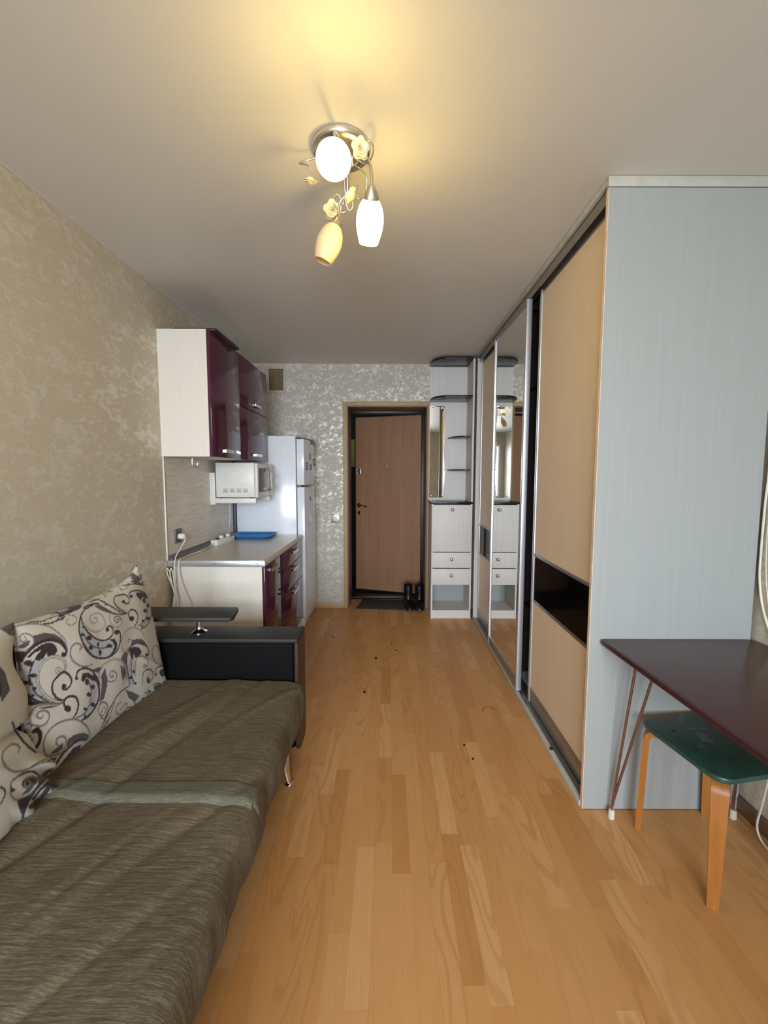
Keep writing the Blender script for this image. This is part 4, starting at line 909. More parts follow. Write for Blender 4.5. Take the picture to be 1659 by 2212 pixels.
# ------------------------------------------------------------------ printed cushions
PATTERN = '''pL 0 1226,847 1215,830 1210,794 1260,769 1269,804 1288,824 1308,833 1293,840 1255,841
pL 0 1213,821 1215,783 1242,739 1294,695 1320,683 1283,721 1268,755 1266,795
pL 0 1470,872 1495,836 1545,793 1601,772 1627,766 1646,743 1630,722 1590,717 1552,727 1512,753 1480,792 1466,818
pL 0 1460,920 1453,878 1460,829 1493,776 1509,763 1513,822 1482,861 1466,894
pL 0 1834,879 1883,841 1893,794 1877,760 1831,743 1771,768 1816,766 1852,782 1863,816 1849,856
pL 0 1719,648 1760,630 1745,588 1743,521 1713,536 1707,594
pL 0 1471,693 1506,657 1521,619 1507,575 1463,549 1409,571 1447,568 1479,585 1489,623 1485,658
sO 43 1390,837 1385,861 1365,888 1337,919 1306,942 1265,961 1213,974 1177,975 1170,962 1169,942 1178,919 1191,905 1216,893 1239,892 1258,898 1263,911 1256,926 1239,940 1224,944 1216,940 1215,930 1222,921 1232,919 1236,926 1229,935
pG 0 1260,925 1304,918 1343,898 1369,875 1384,852 1388,837 1372,858 1346,882 1320,894 1281,899 1260,895 1264,911
pG 0 1201,910 1222,916 1242,918 1250,915 1246,903 1228,899
pD 0 1187,905 1235,886 1208,869 1198,854 1191,880
sD 97 1379,813 1387,820 1385,832 1368,858 1341,879 1315,890 1285,894 1255,890 1228,877 1212,861 1203,845 1202,819 1209,795
pD 0 1387,811 1385,807 1380,806 1374,808 1369,811 1365,816 1364,821 1366,824 1370,826 1376,824 1381,821 1385,816
sD 62 1212,822 1212,803 1215,779 1229,753 1251,726 1279,702 1315,679 1358,658
pD 0 1350,841 1345,858 1331,874 1312,883 1286,885 1259,880 1234,870 1241,863 1262,870 1287,870 1278,864 1265,858 1260,848 1276,839 1293,840 1307,852 1308,832 1337,828
pD 0 1255,841 1253,837 1246,836 1238,839 1230,844 1224,850 1223,856 1225,860 1231,860 1240,858 1248,853 1253,847
sD 60 1260,848 1247,833 1238,814 1236,796 1238,780
sD 46 1240,800 1245,772 1257,744 1280,714 1302,692
pD 0 1266,797 1264,794 1259,794 1252,797 1245,801 1240,806 1239,810 1241,812 1246,812 1253,810 1260,806 1265,801
pD 0 1237,789 1234,787 1229,787 1222,790 1216,794 1211,799 1209,802 1211,804 1217,804 1223,801 1230,797 1235,793
pD 0 1262,758 1261,755 1258,754 1255,756 1251,758 1249,762 1248,765 1249,767 1252,768 1255,767 1259,764 1261,761
pD 0 1253,740 1252,738 1249,738 1245,740 1241,743 1238,746 1237,749 1238,750 1241,750 1245,748 1250,745 1253,742
pD 0 1280,720 1279,718 1278,717 1275,718 1273,720 1272,722 1271,725 1272,726 1274,727 1276,726 1278,725 1280,722
sO 95 1360,770 1349,781 1340,778 1348,764 1364,758 1377,769 1377,789 1359,812 1332,828 1306,832 1283,821 1271,803 1265,779 1268,765
sC 34 1360,770 1349,781 1340,778 1348,764 1364,758 1377,769 1377,789 1359,812 1332,828 1306,832 1283,821 1271,803 1265,779 1268,765
sO 88 1269,794 1267,773 1277,742 1296,712 1321,685 1347,666
sC 31 1269,794 1267,773 1277,742 1296,712 1321,685 1347,666
sO 60 1447,798 1450,805 1458,805 1449,821 1428,832 1410,826 1403,809 1411,781 1435,753 1466,732 1505,722
sO 32 1410,921 1398,929 1395,919 1411,903 1434,903 1440,917 1424,934 1399,941
pG 0 1355,965 1400,958 1399,948 1368,953
sD 47 1302,948 1328,940 1351,940 1365,948 1364,962
pG 0 1348,937 1375,945 1396,941 1381,933
sD 34 1242,971 1262,968 1298,957 1318,957 1357,955
sD 65 1557,934 1513,944 1476,943
sD 60 1523,938 1477,932 1456,907 1450,869 1463,824 1492,774 1508,755
sD 69 1465,814 1480,786 1512,749 1555,723 1602,709 1644,714 1665,737 1671,763 1664,787 1647,796
pD 0 1662,782 1660,778 1654,776 1647,778 1640,782 1635,788 1634,793 1636,797 1641,799 1649,798 1656,794 1661,788
sD 47 1462,919 1468,891 1485,858 1514,824
sD 56 1472,890 1483,861 1507,831 1537,804 1573,785 1605,782 1626,792 1627,811 1609,829 1589,828
pD 0 1606,815 1604,812 1600,810 1595,811 1590,814 1586,818 1585,823 1587,826 1591,827 1596,826 1601,823 1605,819
sD 39 1469,852 1488,816 1515,786 1549,765 1586,752 1619,749
pD 0 1509,822 1507,819 1503,818 1497,819 1491,823 1487,827 1486,831 1488,834 1492,835 1498,833 1504,830 1508,826
pD 0 1546,780 1545,776 1543,773 1539,774 1536,776 1534,781 1533,786 1535,790 1537,792 1541,792 1544,790 1546,785
pD 0 1511,781 1509,778 1505,777 1499,779 1494,782 1491,786 1489,790 1491,793 1495,794 1501,793 1506,789 1510,785
pD 0 1557,744 1555,739 1551,735 1547,736 1543,739 1540,745 1539,752 1541,758 1544,761 1549,761 1553,757 1556,751
pD 0 1619,745 1616,742 1609,742 1600,745 1592,749 1586,755 1584,759 1586,762 1593,762 1602,760 1610,755 1617,750
pD 0 1475,845 1474,843 1470,842 1464,843 1459,846 1455,850 1454,853 1456,856 1460,857 1465,855 1470,852 1474,849
pD 0 1509,820 1506,817 1501,816 1494,817 1488,821 1483,826 1482,830 1484,834 1489,835 1496,833 1502,830 1507,825
pD 0 1513,782 1512,778 1507,777 1501,778 1496,781 1492,786 1491,792 1493,795 1497,797 1503,796 1508,792 1512,787
pD 0 1475,872 1474,870 1472,870 1469,870 1467,872 1465,874 1464,876 1465,878 1467,878 1470,878 1472,876 1474,874
pD 0 1598,780 1634,768 1649,744 1644,721 1619,711 1586,714 1617,721 1632,737 1623,759
pG 0 1527,935 1562,928 1598,902 1633,875 1662,860 1708,843 1690,844 1642,862 1616,876 1570,902
sD 43 1558,949 1600,919 1644,887 1690,853 1723,840
sD 52 1505,956 1534,954 1558,951
pD 0 1593,931 1591,930 1588,929 1584,930 1581,932 1578,934 1577,935 1578,937 1581,937 1585,936 1589,934 1592,933
pD 0 1601,915 1600,914 1597,914 1593,914 1589,916 1586,918 1585,920 1586,921 1589,921 1593,920 1597,919 1600,917
pD 0 1637,895 1635,894 1633,893 1629,894 1625,896 1623,898 1622,899 1623,901 1626,901 1630,900 1633,899 1636,897
sO 56 1526,885 1535,888 1543,875 1527,868 1508,883 1506,900 1527,905 1560,893 1582,863 1580,838 1554,830 1519,841 1487,868 1471,888
sC 17 1526,885 1535,888 1543,875 1527,868 1508,883 1506,900 1527,905 1560,893 1582,863 1580,838 1554,830 1519,841 1487,868 1471,888
sO 52 1654,840 1667,834 1656,826 1640,839 1644,853 1668,845 1684,821 1669,805 1638,814 1616,840 1612,864 1626,875 1642,872
sC 17 1684,821 1669,805 1638,814 1616,840 1612,864 1626,875 1642,872
sD 47 1701,897 1715,884 1737,883 1735,905 1707,925 1668,932 1647,931 1645,909 1671,878 1705,853 1723,845
pD 0 1713,893 1712,890 1707,889 1701,890 1696,893 1692,896 1691,900 1692,903 1697,904 1702,904 1708,901 1712,897
sD 57 1743,812 1731,828 1734,844 1758,846 1784,827 1794,802 1784,780 1763,768
pD 0 1767,803 1764,798 1757,796 1748,798 1739,802 1733,809 1732,815 1734,820 1741,822 1750,821 1759,817 1765,810
pG 0 1861,894 1887,889 1915,837 1927,780 1899,758 1894,807 1884,854
sD 56 1754,902 1740,918 1764,924 1811,912 1852,889 1884,849 1898,805 1886,762 1853,741 1810,741
pD 0 1766,900 1764,897 1760,896 1754,897 1748,899 1744,903 1743,906 1745,909 1749,910 1755,910 1761,907 1765,903
pD 0 1787,910 1827,901 1860,881 1884,846 1863,863 1834,879 1820,865 1793,893
sD 30 1849,856 1864,821 1861,786 1833,766 1783,764
pD 0 1857,857 1855,850 1850,846 1844,846 1838,850 1834,856 1833,864 1836,870 1840,874 1846,875 1852,871 1856,864
pD 0 1883,823 1882,819 1878,816 1872,817 1867,820 1864,824 1863,829 1864,834 1868,836 1874,836 1879,833 1882,828
pD 0 1865,806 1863,802 1857,800 1849,801 1842,805 1836,810 1835,816 1837,820 1843,821 1851,820 1858,816 1863,811
pD 0 1886,762 1883,759 1877,759 1868,761 1859,765 1853,770 1851,774 1854,778 1860,778 1869,777 1878,773 1884,767
pD 0 1840,768 1838,766 1834,765 1829,766 1824,769 1820,772 1819,776 1821,778 1825,779 1830,778 1835,775 1839,772
pD 0 1830,747 1828,745 1825,744 1821,745 1817,747 1814,750 1813,753 1814,755 1818,755 1822,755 1826,752 1829,749
sD 47 1706,962 1774,952 1838,930 1890,922
pD 0 1848,970 1846,967 1840,967 1832,968 1825,970 1820,974 1818,977 1820,979 1826,980 1833,979 1841,976 1846,973
pD 0 1868,951 1866,947 1860,946 1852,947 1845,949 1839,954 1838,958 1840,962 1846,963 1853,962 1861,959 1866,955
pD 0 1817,968 1816,963 1813,961 1809,960 1806,962 1803,966 1803,971 1804,976 1807,978 1810,979 1814,977 1816,973
sD 52 1756,967 1794,954 1830,935
pD 0 1894,926 1892,922 1889,920 1885,920 1881,922 1879,926 1878,930 1879,933 1882,935 1886,935 1890,933 1893,930
sO 30 1834,689 1821,722 1782,754 1740,772 1698,769 1682,747 1676,723 1685,692 1706,685 1734,697
pG 0 1744,718 1787,707 1827,684 1858,643 1825,667 1777,694 1734,697
sD 56 1851,606 1862,610 1854,640 1817,670 1773,693 1742,694 1714,679 1704,655 1704,607 1713,536
pD 0 1861,603 1859,600 1854,599 1846,601 1839,605 1834,611 1832,616 1835,619 1840,619 1847,617 1855,613 1860,608
pD 0 1722,690 1753,686 1792,666 1810,638 1793,628 1760,632 1751,659 1749,635 1737,635 1727,659
sD 34 1734,642 1730,595 1734,556 1751,517
pD 0 1756,575 1754,572 1750,570 1746,572 1741,575 1738,579 1737,584 1738,588 1742,589 1747,588 1752,584 1755,580
pD 0 1737,557 1734,555 1729,554 1723,557 1716,561 1712,566 1710,570 1712,573 1717,573 1724,571 1730,567 1735,562
pD 0 1761,520 1760,518 1756,518 1751,519 1747,522 1744,526 1743,530 1744,532 1748,532 1752,531 1757,528 1760,524
pG 0 1665,672 1684,687 1706,683 1699,633 1700,561 1684,593 1680,637
sO 56 1829,555 1818,568 1822,576 1843,557 1855,577 1829,607 1789,627 1763,618 1754,558
sD 47 1856,503 1838,502 1845,480 1872,477 1888,499 1872,527 1837,544 1811,538 1803,490
pD 0 1863,483 1861,479 1856,477 1850,479 1844,483 1840,489 1839,495 1841,499 1845,501 1851,499 1857,495 1861,489
sD 52 1910,488 1907,511 1936,513 1980,493 2007,449 2000,422
pD 0 1920,481 1919,479 1915,479 1910,481 1905,484 1901,488 1900,491 1902,493 1906,494 1911,492 1916,489 1919,485
pD 0 1996,454 1991,447 1980,445 1966,449 1952,459 1943,471 1940,482 1944,489 1955,491 1969,487 1983,478 1993,466
sO 56 1937,583 1943,597 1921,620 1892,616 1890,585 1915,542 1961,513 2001,505
sD 56 1926,685 1937,645 1967,587 1999,540
sD 30 1949,668 1979,607 1996,567
sO 73 1531,648 1543,683 1575,695 1628,687 1674,654 1697,610 1690,578 1667,560
sC 22 1531,648 1543,683 1575,695 1628,687 1674,654 1697,610 1690,578 1667,560
pG 0 1550,658 1571,679 1575,650 1578,606 1547,622
pG 0 1660,651 1686,616 1683,581 1668,577 1664,614
sO 52 1606,635 1616,622 1602,624 1594,641 1608,648 1633,627 1631,605 1607,605 1582,620 1577,638
pG 0 1499,706 1559,689 1533,677 1513,689
sD 65 1424,708 1428,728 1447,731 1474,722 1503,698
sD 69 1503,696 1525,659 1535,628
pD 0 1431,706 1430,703 1427,702 1423,703 1420,706 1417,709 1417,713 1418,716 1421,717 1424,716 1428,714 1430,710
pG 0 1546,658 1580,642 1576,603 1554,562 1528,566 1541,595 1548,631
sD 92 1508,679 1524,649 1532,613 1525,578 1498,554 1466,545 1436,550
pD 0 1444,693 1453,714 1482,702 1508,675 1520,648 1500,663 1471,690 1456,678
sD 36 1470,681 1488,646 1488,611 1476,585 1451,566 1406,575
pD 0 1483,667 1481,661 1477,658 1472,659 1467,663 1464,670 1463,677 1465,682 1469,685 1474,684 1478,680 1482,674
pD 0 1510,634 1508,630 1504,628 1499,630 1494,634 1490,639 1489,644 1491,648 1495,650 1500,648 1505,645 1509,639
pD 0 1489,615 1487,612 1482,611 1476,613 1471,617 1467,623 1465,628 1467,631 1472,632 1478,630 1484,626 1488,621
pD 0 1508,566 1506,563 1500,563 1494,566 1487,571 1482,577 1481,582 1483,585 1488,585 1495,583 1502,578 1506,572
pD 0 1464,575 1463,572 1459,572 1455,574 1450,577 1447,581 1446,585 1448,587 1451,588 1456,586 1460,583 1463,579
pD 0 1459,551 1458,549 1455,547 1453,548 1450,551 1448,554 1447,558 1448,561 1451,562 1454,562 1456,559 1458,555
sD 70 1366,716 1360,713 1367,699 1385,695 1401,708 1394,733 1369,759 1343,755 1323,745 1318,721 1332,690 1348,673 1364,664
pD 0 1377,706 1375,703 1372,702 1367,703 1363,707 1360,711 1359,715 1360,719 1364,720 1368,718 1373,715 1376,711
sD 77 1374,630 1362,649 1370,665 1394,661 1418,642 1425,613 1414,590 1394,580
pD 0 1392,617 1389,612 1384,611 1376,614 1369,620 1364,627 1362,634 1365,639 1370,641 1378,638 1385,632 1390,625
pD 0 1216,768 1241,729 1274,702 1240,713 1222,725
pG 0 1258,696 1299,680 1341,658 1313,665 1278,682
sO 62 1347,658 1294,688 1259,702 1239,699 1228,684 1233,661 1254,640 1279,629 1298,638 1297,659 1277,677 1257,680 1256,667 1270,656 1276,662
sO 62 1469,461 1471,481 1454,519 1415,564 1370,590 1328,602 1295,599 1275,581 1270,553 1281,526 1306,508 1342,497 1358,510 1360,532 1346,548 1327,554 1320,542 1330,524 1344,524
pG 0 1368,522 1395,521 1439,502 1467,476 1462,461 1424,488 1387,498 1360,497
pG 0 1291,523 1316,524 1350,522 1346,506 1323,506
sD 83 1453,465 1418,487 1381,492 1344,488 1318,477 1292,464
pD 0 1426,467 1389,477 1348,465 1313,455 1329,436 1373,440 1418,448
pG 0 1251,517 1280,515 1319,494 1304,478 1286,465 1252,499
sD 129 1236,634 1253,628 1261,609 1257,588 1241,575
sO 57 1543,523 1531,509 1548,488 1568,500 1571,531 1549,554 1524,560
sD 41 1589,515 1567,487 1541,455
sD 31 1589,474 1561,459
sD 50 1522,454 1575,499 1638,536 1709,535
sD 38 1540,447 1580,479 1616,520
pG 0 1683,532 1729,499 1780,454 1740,445 1705,485
sO 46 1646,465 1668,471 1686,473 1688,453 1651,446 1619,474 1628,496 1655,494
sO 46 1534,519 1553,530 1560,508 1538,504 1520,532 1530,551 1554,550 1577,520
sO 38 1716,714 1721,731 1742,715 1729,695 1692,692
pG 0 1776,702 1808,699 1831,680 1846,651 1814,677 1752,695
pD 0 1192,896 1240,882 1215,863 1199,847
sD 67 1821,963 1854,965 1869,941 1827,940'''
PCOL = {'B': (0.60, 0.56, 0.485), 'D': (0.022, 0.013, 0.016), 'G': (0.085, 0.068, 0.066), 'L': (0.43, 0.44, 0.445), 'O': (0.20, 0.178, 0.15), 'C': (0.64, 0.60, 0.53)}
RES = 0.0020
def raster(shapes, y0, y1, z0, z1):
    nx, nz = int((y1 - y0) / RES), int((z1 - z0) / RES)
    img = np.zeros((nz, nx, 3)); img[:] = PCOL['B']
    gy = y0 + (np.arange(nx) + 0.5) * RES; gz = z0 + (np.arange(nz) + 0.5) * RES
    def blend(sl, a, c): img[sl] = img[sl] * (1 - a[..., None]) + np.array(c) * a[..., None]
    for ty, ck, w, pts in shapes:
        c = PCOL[ck]
        if ty == 's':
            P = np.array([(v.x, v.y) for v in cr([(a, b, 0) for a, b in pts], 12)])
            lo = P.min(0) - w; hi = P.max(0) + w
            i0, i1 = max(0, int((lo[0] - y0) / RES) - 1), min(nx, int((hi[0] - y0) / RES) + 2)
            j0, j1 = max(0, int((lo[1] - z0) / RES) - 1), min(nz, int((hi[1] - z0) / RES) + 2)
            if i1 <= i0 or j1 <= j0: continue
            Y, Z = np.meshgrid(gy[i0:i1], gz[j0:j1]); d = np.full(Y.shape, 9.0); A, B = P[:-1], P[1:]
            n = len(A)
            for k in range(n):
                ab = B[k] - A[k]; L2 = max(1e-12, ab @ ab)
                t = np.clip(((Y - A[k, 0]) * ab[0] + (Z - A[k, 1]) * ab[1]) / L2, 0, 1)
                dd = np.hypot(Y - A[k, 0] - t * ab[0], Z - A[k, 1] - t * ab[1])
                u = (k + 0.5) / n; tap = 0.75 + 0.4 * min(1, min(u, 1 - u) * 8)
                d = np.minimum(d, dd - w / 2 * tap)
            blend((slice(j0, j1), slice(i0, i1)), np.clip(0.5 - d / RES, 0, 1), c)
        else:
            P = np.array(pts); lo = P.min(0); hi = P.max(0)
            i0, i1 = max(0, int((lo[0] - y0) / RES) - 1), min(nx, int((hi[0] - y0) / RES) + 2)
            j0, j1 = max(0, int((lo[1] - z0) / RES) - 1), min(nz, int((hi[1] - z0) / RES) + 2)
            if i1 <= i0 or j1 <= j0: continue
            acc = 0
            for oy, oz in ((-.25, -.25), (.25, -.25), (-.25, .25), (.25, .25)):
                Y, Z = np.meshgrid(gy[i0:i1] + oy * RES, gz[j0:j1] + oz * RES); ins = np.zeros(Y.shape, bool)
                n = len(P)
                for k in range(n):
                    (ya, za), (yb, zb) = P[k], P[(k + 1) % n]
                    if za == zb: continue
                    ins ^= ((za > Z) != (zb > Z)) & (Y < (yb - ya) * (Z - za) / (zb - za) + ya)
                acc = acc + ins * 0.25
            blend((slice(j0, j1), slice(i0, i1)), acc, c)
    return img
SH = []
for line in PATTERN.strip().split('\n'):
    h, w, *pp = line.split(' ')
    pts = [tuple(int(v) / 1000 for v in q.split(',')) for q in pp]
    SH.append((h[0], h[1], int(w) / 10000, pts))
# the woven print repeats: fill the margins of the cloth with shifted motifs
SHIFT = lambda L, dy, dz: [(t, c, w, [(a + dy, b + dz) for a, b in p]) for t, c, w, p in L]
PY0, PY1, PZ0, PZ1 = 1.10, 2.10, 0.30, 1.06
IMG1 = raster(SHIFT(SH, -0.74, 0.03) + SHIFT(SH, 0.69, 0.05) + SHIFT(SH, 0.05, 0.50) + SHIFT(SH, 0.1, -0.47) + [('p', 'B', 0, [(1.235, 0.45), (1.98, 0.45), (1.98, 0.945), (1.235, 0.945)])] + SH, PY0, PY1, PZ0, PZ1)
IMG2 = raster(SHIFT(SH, -0.755, 0.02) + SHIFT(SH, -0.10, 0.49) + SHIFT(SH, -0.02, -0.44), 0.38, 1.38, PZ0, PZ1)

def cushion(name, label, cy, cz, hy, hz, xm, T, img, iy0, lean, warp):
    n1, n2 = int(2 * hy / 0.0022), int(2 * hz / 0.0022)
    A = np.linspace(-1, 1, n1 + 1); B = np.linspace(-1, 1, n2 + 1)
    a, b = np.meshgrid(A, B)
    ed = np.clip((1 - a ** 2), 0, 1) ** 0.42 * np.clip((1 - b ** 2), 0, 1) ** 0.36
    Y = cy + hy * a * (1 - 0.045 * (1 - b ** 2) * np.abs(a)) ; Z = cz + hz * b * (1 - 0.05 * (1 - a ** 2) * np.abs(b))
    Y, Z, dx = warp(a, b, Y, Z)
    cre = 0.004 * np.sin(9 * a + 5 * b) * np.sin(6 * b - 3 * a) + 0.007 * np.exp(-((a * 0.8 + b - 0.15) / 0.07) ** 2) * np.clip(a + 0.4, 0, 1)
    Xf = xm + T * ed + cre * ed + dx - lean * b; Xb = xm - T * 0.8 * ed + dx - lean * b
    fx_ = -1.085 / Xf   # the print is laid out flat and stretched over the bulge
    Yp = Y * fx_; Zp = 1.418 + (Z - 1.418) * fx_
    ii = np.clip(((Yp - iy0) / RES).astype(int), 0, img.shape[1] - 1); jj = np.clip(((Zp - PZ0) / RES).astype(int), 0, img.shape[0] - 1)
    ncol = img[jj, ii]
    V1 = np.stack([Xf, Y, Z], -1).reshape(-1, 3)
    st = 6
    V2 = np.stack([Xb, Y, Z], -1)
    nb = (n2 + 1) * (n1 + 1)
    # back side on the same grid (keeps the seam closed)
    V = np.concatenate([V1, V2.reshape(-1, 3)])
    idx = np.arange(nb).reshape(n2 + 1, n1 + 1)
    q = np.stack([idx[:-1, :-1], idx[:-1, 1:], idx[1:, 1:], idx[1:, :-1]], -1).reshape(-1, 4)
    F = np.concatenate([q, q[:, ::-1] + nb])
    me = bpy.data.meshes.new(name)
    me.vertices.add(len(V)); me.vertices.foreach_set('co', V.astype(np.float32).ravel())
    me.loops.add(F.size); me.loops.foreach_set('vertex_index', F.astype(np.int32).ravel())
    me.polygons.add(len(F)); me.polygons.foreach_set('loop_start', np.arange(0, F.size, 4, dtype=np.int32)); me.polygons.foreach_set('loop_total', np.full(len(F), 4, dtype=np.int32))
    me.update(calc_edges=True); me.validate()
    at_ = me.color_attributes.new('print', 'FLOAT_COLOR', 'POINT')
    cc = np.concatenate([ncol.reshape(-1, 3)] * 2); cc = np.concatenate([cc, np.ones((len(cc), 1))], 1)
    at_.data.foreach_set('color', cc.astype(np.float32).ravel())
    o = finish(name, me, 'print', None, 180, (cy and (xm, cy, cz)))
    return tag(o, label, 'cushion', 'scroll-print sofa cushions')
def warp1(a, b, Y, Z):
    up = np.clip(b, 0, 1)
    Z = Z + 0.022 * up * np.clip(a, 0, 1) ** 3 + 0.010 * up * np.clip(-a, 0, 1) ** 2
    Y = Y - 0.040 * up * np.clip(a, 0, 1) + 0.0 * np.clip(a, 0, 1) * (1 - b ** 2)
    # corner pinch at the top right: cloth drawn to a point
    k = np.clip(a, 0, 1) ** 6 * np.clip(b, 0, 1) ** 6
    Z = Z + 0.030 * k; dx = -0.01 * k + 0.012 * np.clip(-b, 0, 1) ** 3 + np.clip((a + 0.2) / 1.2, 0, 1) ** 1.5 * (0.030 - 0.034 * b)
    return Y, Z, dx
def warp2(a, b, Y, Z):
    r = np.clip(a, 0, 1)
    Y = Y + 0.015 * r * (np.sin(7 * b + 0.5)) * r - 0.02 * r * np.clip(b, 0, 1) ** 2 + 0.015 * r * np.clip(-b, 0, 1)
    crease = np.exp(-((b + 0.12 + 0.25 * (a - 0.8)) / 0.06) ** 2) * np.clip(a - 0.2, 0, 1)
    cor = np.clip(a - 0.5, 0, 1) * np.clip(-b - 0.35, 0, 1)
    dx = -0.05 * crease + 0.05 * np.clip(-b, 0, 1) + cor * 0.10 * np.sin(26 * a + 17 * b)
    return Y, Z, dx
cushion('scroll_cushion', 'cream cushion with black scroll print, the one against the black armrest', 1.578, 0.698, 0.345, 0.262, -1.120, 0.078, IMG1, PY0, 0.0, warp1)
cushion('scroll_cushion', 'cream cushion with scroll print nearest the left edge of the photo, crumpled corner', 0.870, 0.705, 0.375, 0.270, -1.110, 0.075, IMG2, 0.38, 0.012, warp2)

# ================================================================== TABLE
tb = thing('table', 'dark maroon table on thin hairpin legs in the right corner', 'table', (1.18, 1.1, 0))
def top_fn(bm):
    q = [Vector((0.861, 1.690)), Vector((1.494, 1.690)), Vector((1.494, 0.42)), Vector((0.924, 0.42))]
    rr = [0.018, 0.05, 0.03, 0.018]; pts = []
    for i, p in enumerate(q):
        a = (q[i - 1] - p).normalized(); b = (q[(i + 1) % 4] - p).normalized(); r = rr[i]
        for k in range(7):
            t = k / 6; pts.append(tuple((p + a * r * (1 - t) ** 2 + b * r * t ** 2)))
    prism(bm, pts, 0.730, 0.750, bev=0.004)
part('tabletop', 'maroon', tb, top_fn)
for fx, fy, tops in ((0.925, 1.655, ((0.950, 1.575), (0.992, 1.520))), (1.430, 1.655, ((1.405, 1.575), (1.365, 1.52))), (0.965, 0.47, ((0.985, 0.55), (1.02, 0.60))), (1.43, 0.47, ((1.405, 0.55), (1.365, 0.60)))):
    def leg(bm):
        for tx, ty in tops: tube(bm, [(fx + (tx - fx) * 0.0, fy, 0.03), (fx + (tx - fx) * 0.15, fy + (ty - fy) * 0.06, 0.12), (tx, ty, 0.728)], 0.0052, 10, smooth=6)
        c = Vector(((tops[0][0] + tops[1][0]) / 2, (tops[0][1] + tops[1][1]) / 2, 0))
        box(bm, c.x - 0.04, c.x + 0.04, c.y - 0.05, c.y + 0.05, 0.727, 0.730)
    lg = part('leg', 'copper_rod', tb, leg, smooth=60)
    part('foot_cap', 'foot_cap', lg, lambda bm: lathe(bm, [(0, 0.013), (0.030, 0.012), (0.036, 0.010), (0.037, 0)], (fx, fy, 0), (0, 0, 1), 16), smooth=60, label='whitish plastic foot')

# ================================================================== STOOL
st = thing('stool', 'worn dark green stool with bent honey-coloured wooden legs under the maroon table', 'stool', (1.2, 1.49, 0))
SC_ = Vector((1.197, 1.478)); E1 = Vector((0.983, 0.185)).normalized(); E2 = Vector((-E1.y, E1.x)); HW = 0.175
def sp(a, b, z=0): p = SC_ + E1 * a + E2 * b; return Vector((p.x, p.y, z))
def seat_fn(bm):
    pts = []
    for cx, cy_, a0 in ((1, 1, 0), (-1, 1, 90), (-1, -1, 180), (1, -1, 270)):
        r = 0.05
        for k in range(6):
            a = math.radians(a0 + 90 * k / 5)
            p = sp(cx * (HW - r) + r * math.cos(a), cy_ * (HW - r) + r * math.sin(a)); pts.append((p.x, p.y))
    prism(bm, pts, 0.430, 0.450, bev=0.006)
seat = part('seat', 'green_paint', st, seat_fn)
hp = sp(-0.045, 0.115, 0.4495)
part('nail', 'dark_plastic', seat, lambda bm: lathe(bm, [(0, 0.007), (0.0012, 0.006)], sp(-0.10, 0.085, 0.4498), (0, 0, 1), 12), label='dark nail head or hole')
for cx, cy_ in ((-1, -1), (1, -1), (1, 1), (-1, 1)):
    rad = (E1 * cx + E2 * cy_).normalized(); tan = Vector((-rad.y, rad.x)); c0 = SC_ + rad * (HW * 1.414 - 0.030)
    def leg(bm):
        cl = [(0.012, 0.0), (0.008, 0.10), (0.004, 0.25), (0.0, 0.385), (-0.006, 0.405), (-0.020, 0.418), (-0.09, 0.418)]   # (radial, z) centreline
        w0 = 0.016; th = 0.011; R = []
        for i, (r, z) in enumerate(cl):
            p0 = Vector(cl[max(0, i - 1)]); p1 = Vector(cl[min(len(cl) - 1, i + 1)]); d = (p1 - p0).normalized(); nn = Vector((d.y, -d.x))
            w = w0 + 0.008 * min(1, z / 0.35)
            ring = []
            for su, sv in ((-1, -1), (1, -1), (1, 1), (-1, 1)):
                rr = r + nn.x * th * sv; zz = z + nn.y * th * sv
                q = c0 + rad * rr + tan * (w * su); ring.append(bm.verts.new((q.x, q.y, max(0, zz))))
            R.append(ring)
        for a, b in zip(R, R[1:]):
            for k in range(4): bm.faces.new((a[k], a[(k + 1) % 4], b[(k + 1) % 4], b[k]))
        bm.faces.new(R[0]); bm.faces.new(R[-1])
    part('leg', 'birch', st, leg, smooth=40)

# cables in the right corner
solo('wall_cable', 'cable_white', lambda bm: tube(bm, [(1.4935, 1.688, 2.30), (1.4935, 1.686, 1.90), (1.4935, 1.684, 1.60), (1.4935, 1.684, 1.42), (1.4935, 1.690, 1.30), (1.4935, 1.692, 1.12), (1.4935, 1.688, 1.00), (1.4935, 1.66, 0.88), (1.4935, 1.60, 0.76)], 0.0045, 8),
     'grey-white cable hanging in the corner between wardrobe panel and right wall, above the table', 'cable', (1.4935, 1.69, 1.2))
solo('thin_wire', 'cable_white', lambda bm: tube(bm, [(1.4955, 1.67, 1.55), (1.4955, 1.668, 1.35), (1.4955, 1.672, 1.16), (1.4955, 1.66, 1.0), (1.4955, 1.63, 0.86)], 0.0022, 6),
     'very thin white wire beside the corner cable on the right wall', 'cable', (1.4955, 1.67, 1.2))
solo('floor_cable', 'cable_white', lambda bm: tube(bm, [(1.47, 1.50, 0.46), (1.455, 1.53, 0.30), (1.448, 1.55, 0.14), (1.445, 1.56, 0.05), (1.44, 1.53, 0.012), (1.44, 1.47, 0.005), (1.45, 1.38, 0.005), (1.455, 1.2, 0.005)], 0.004, 8),
     'white cable dangling behind the stool down to the floor at the right wall', 'cable', (1.45, 1.53, 0.2))

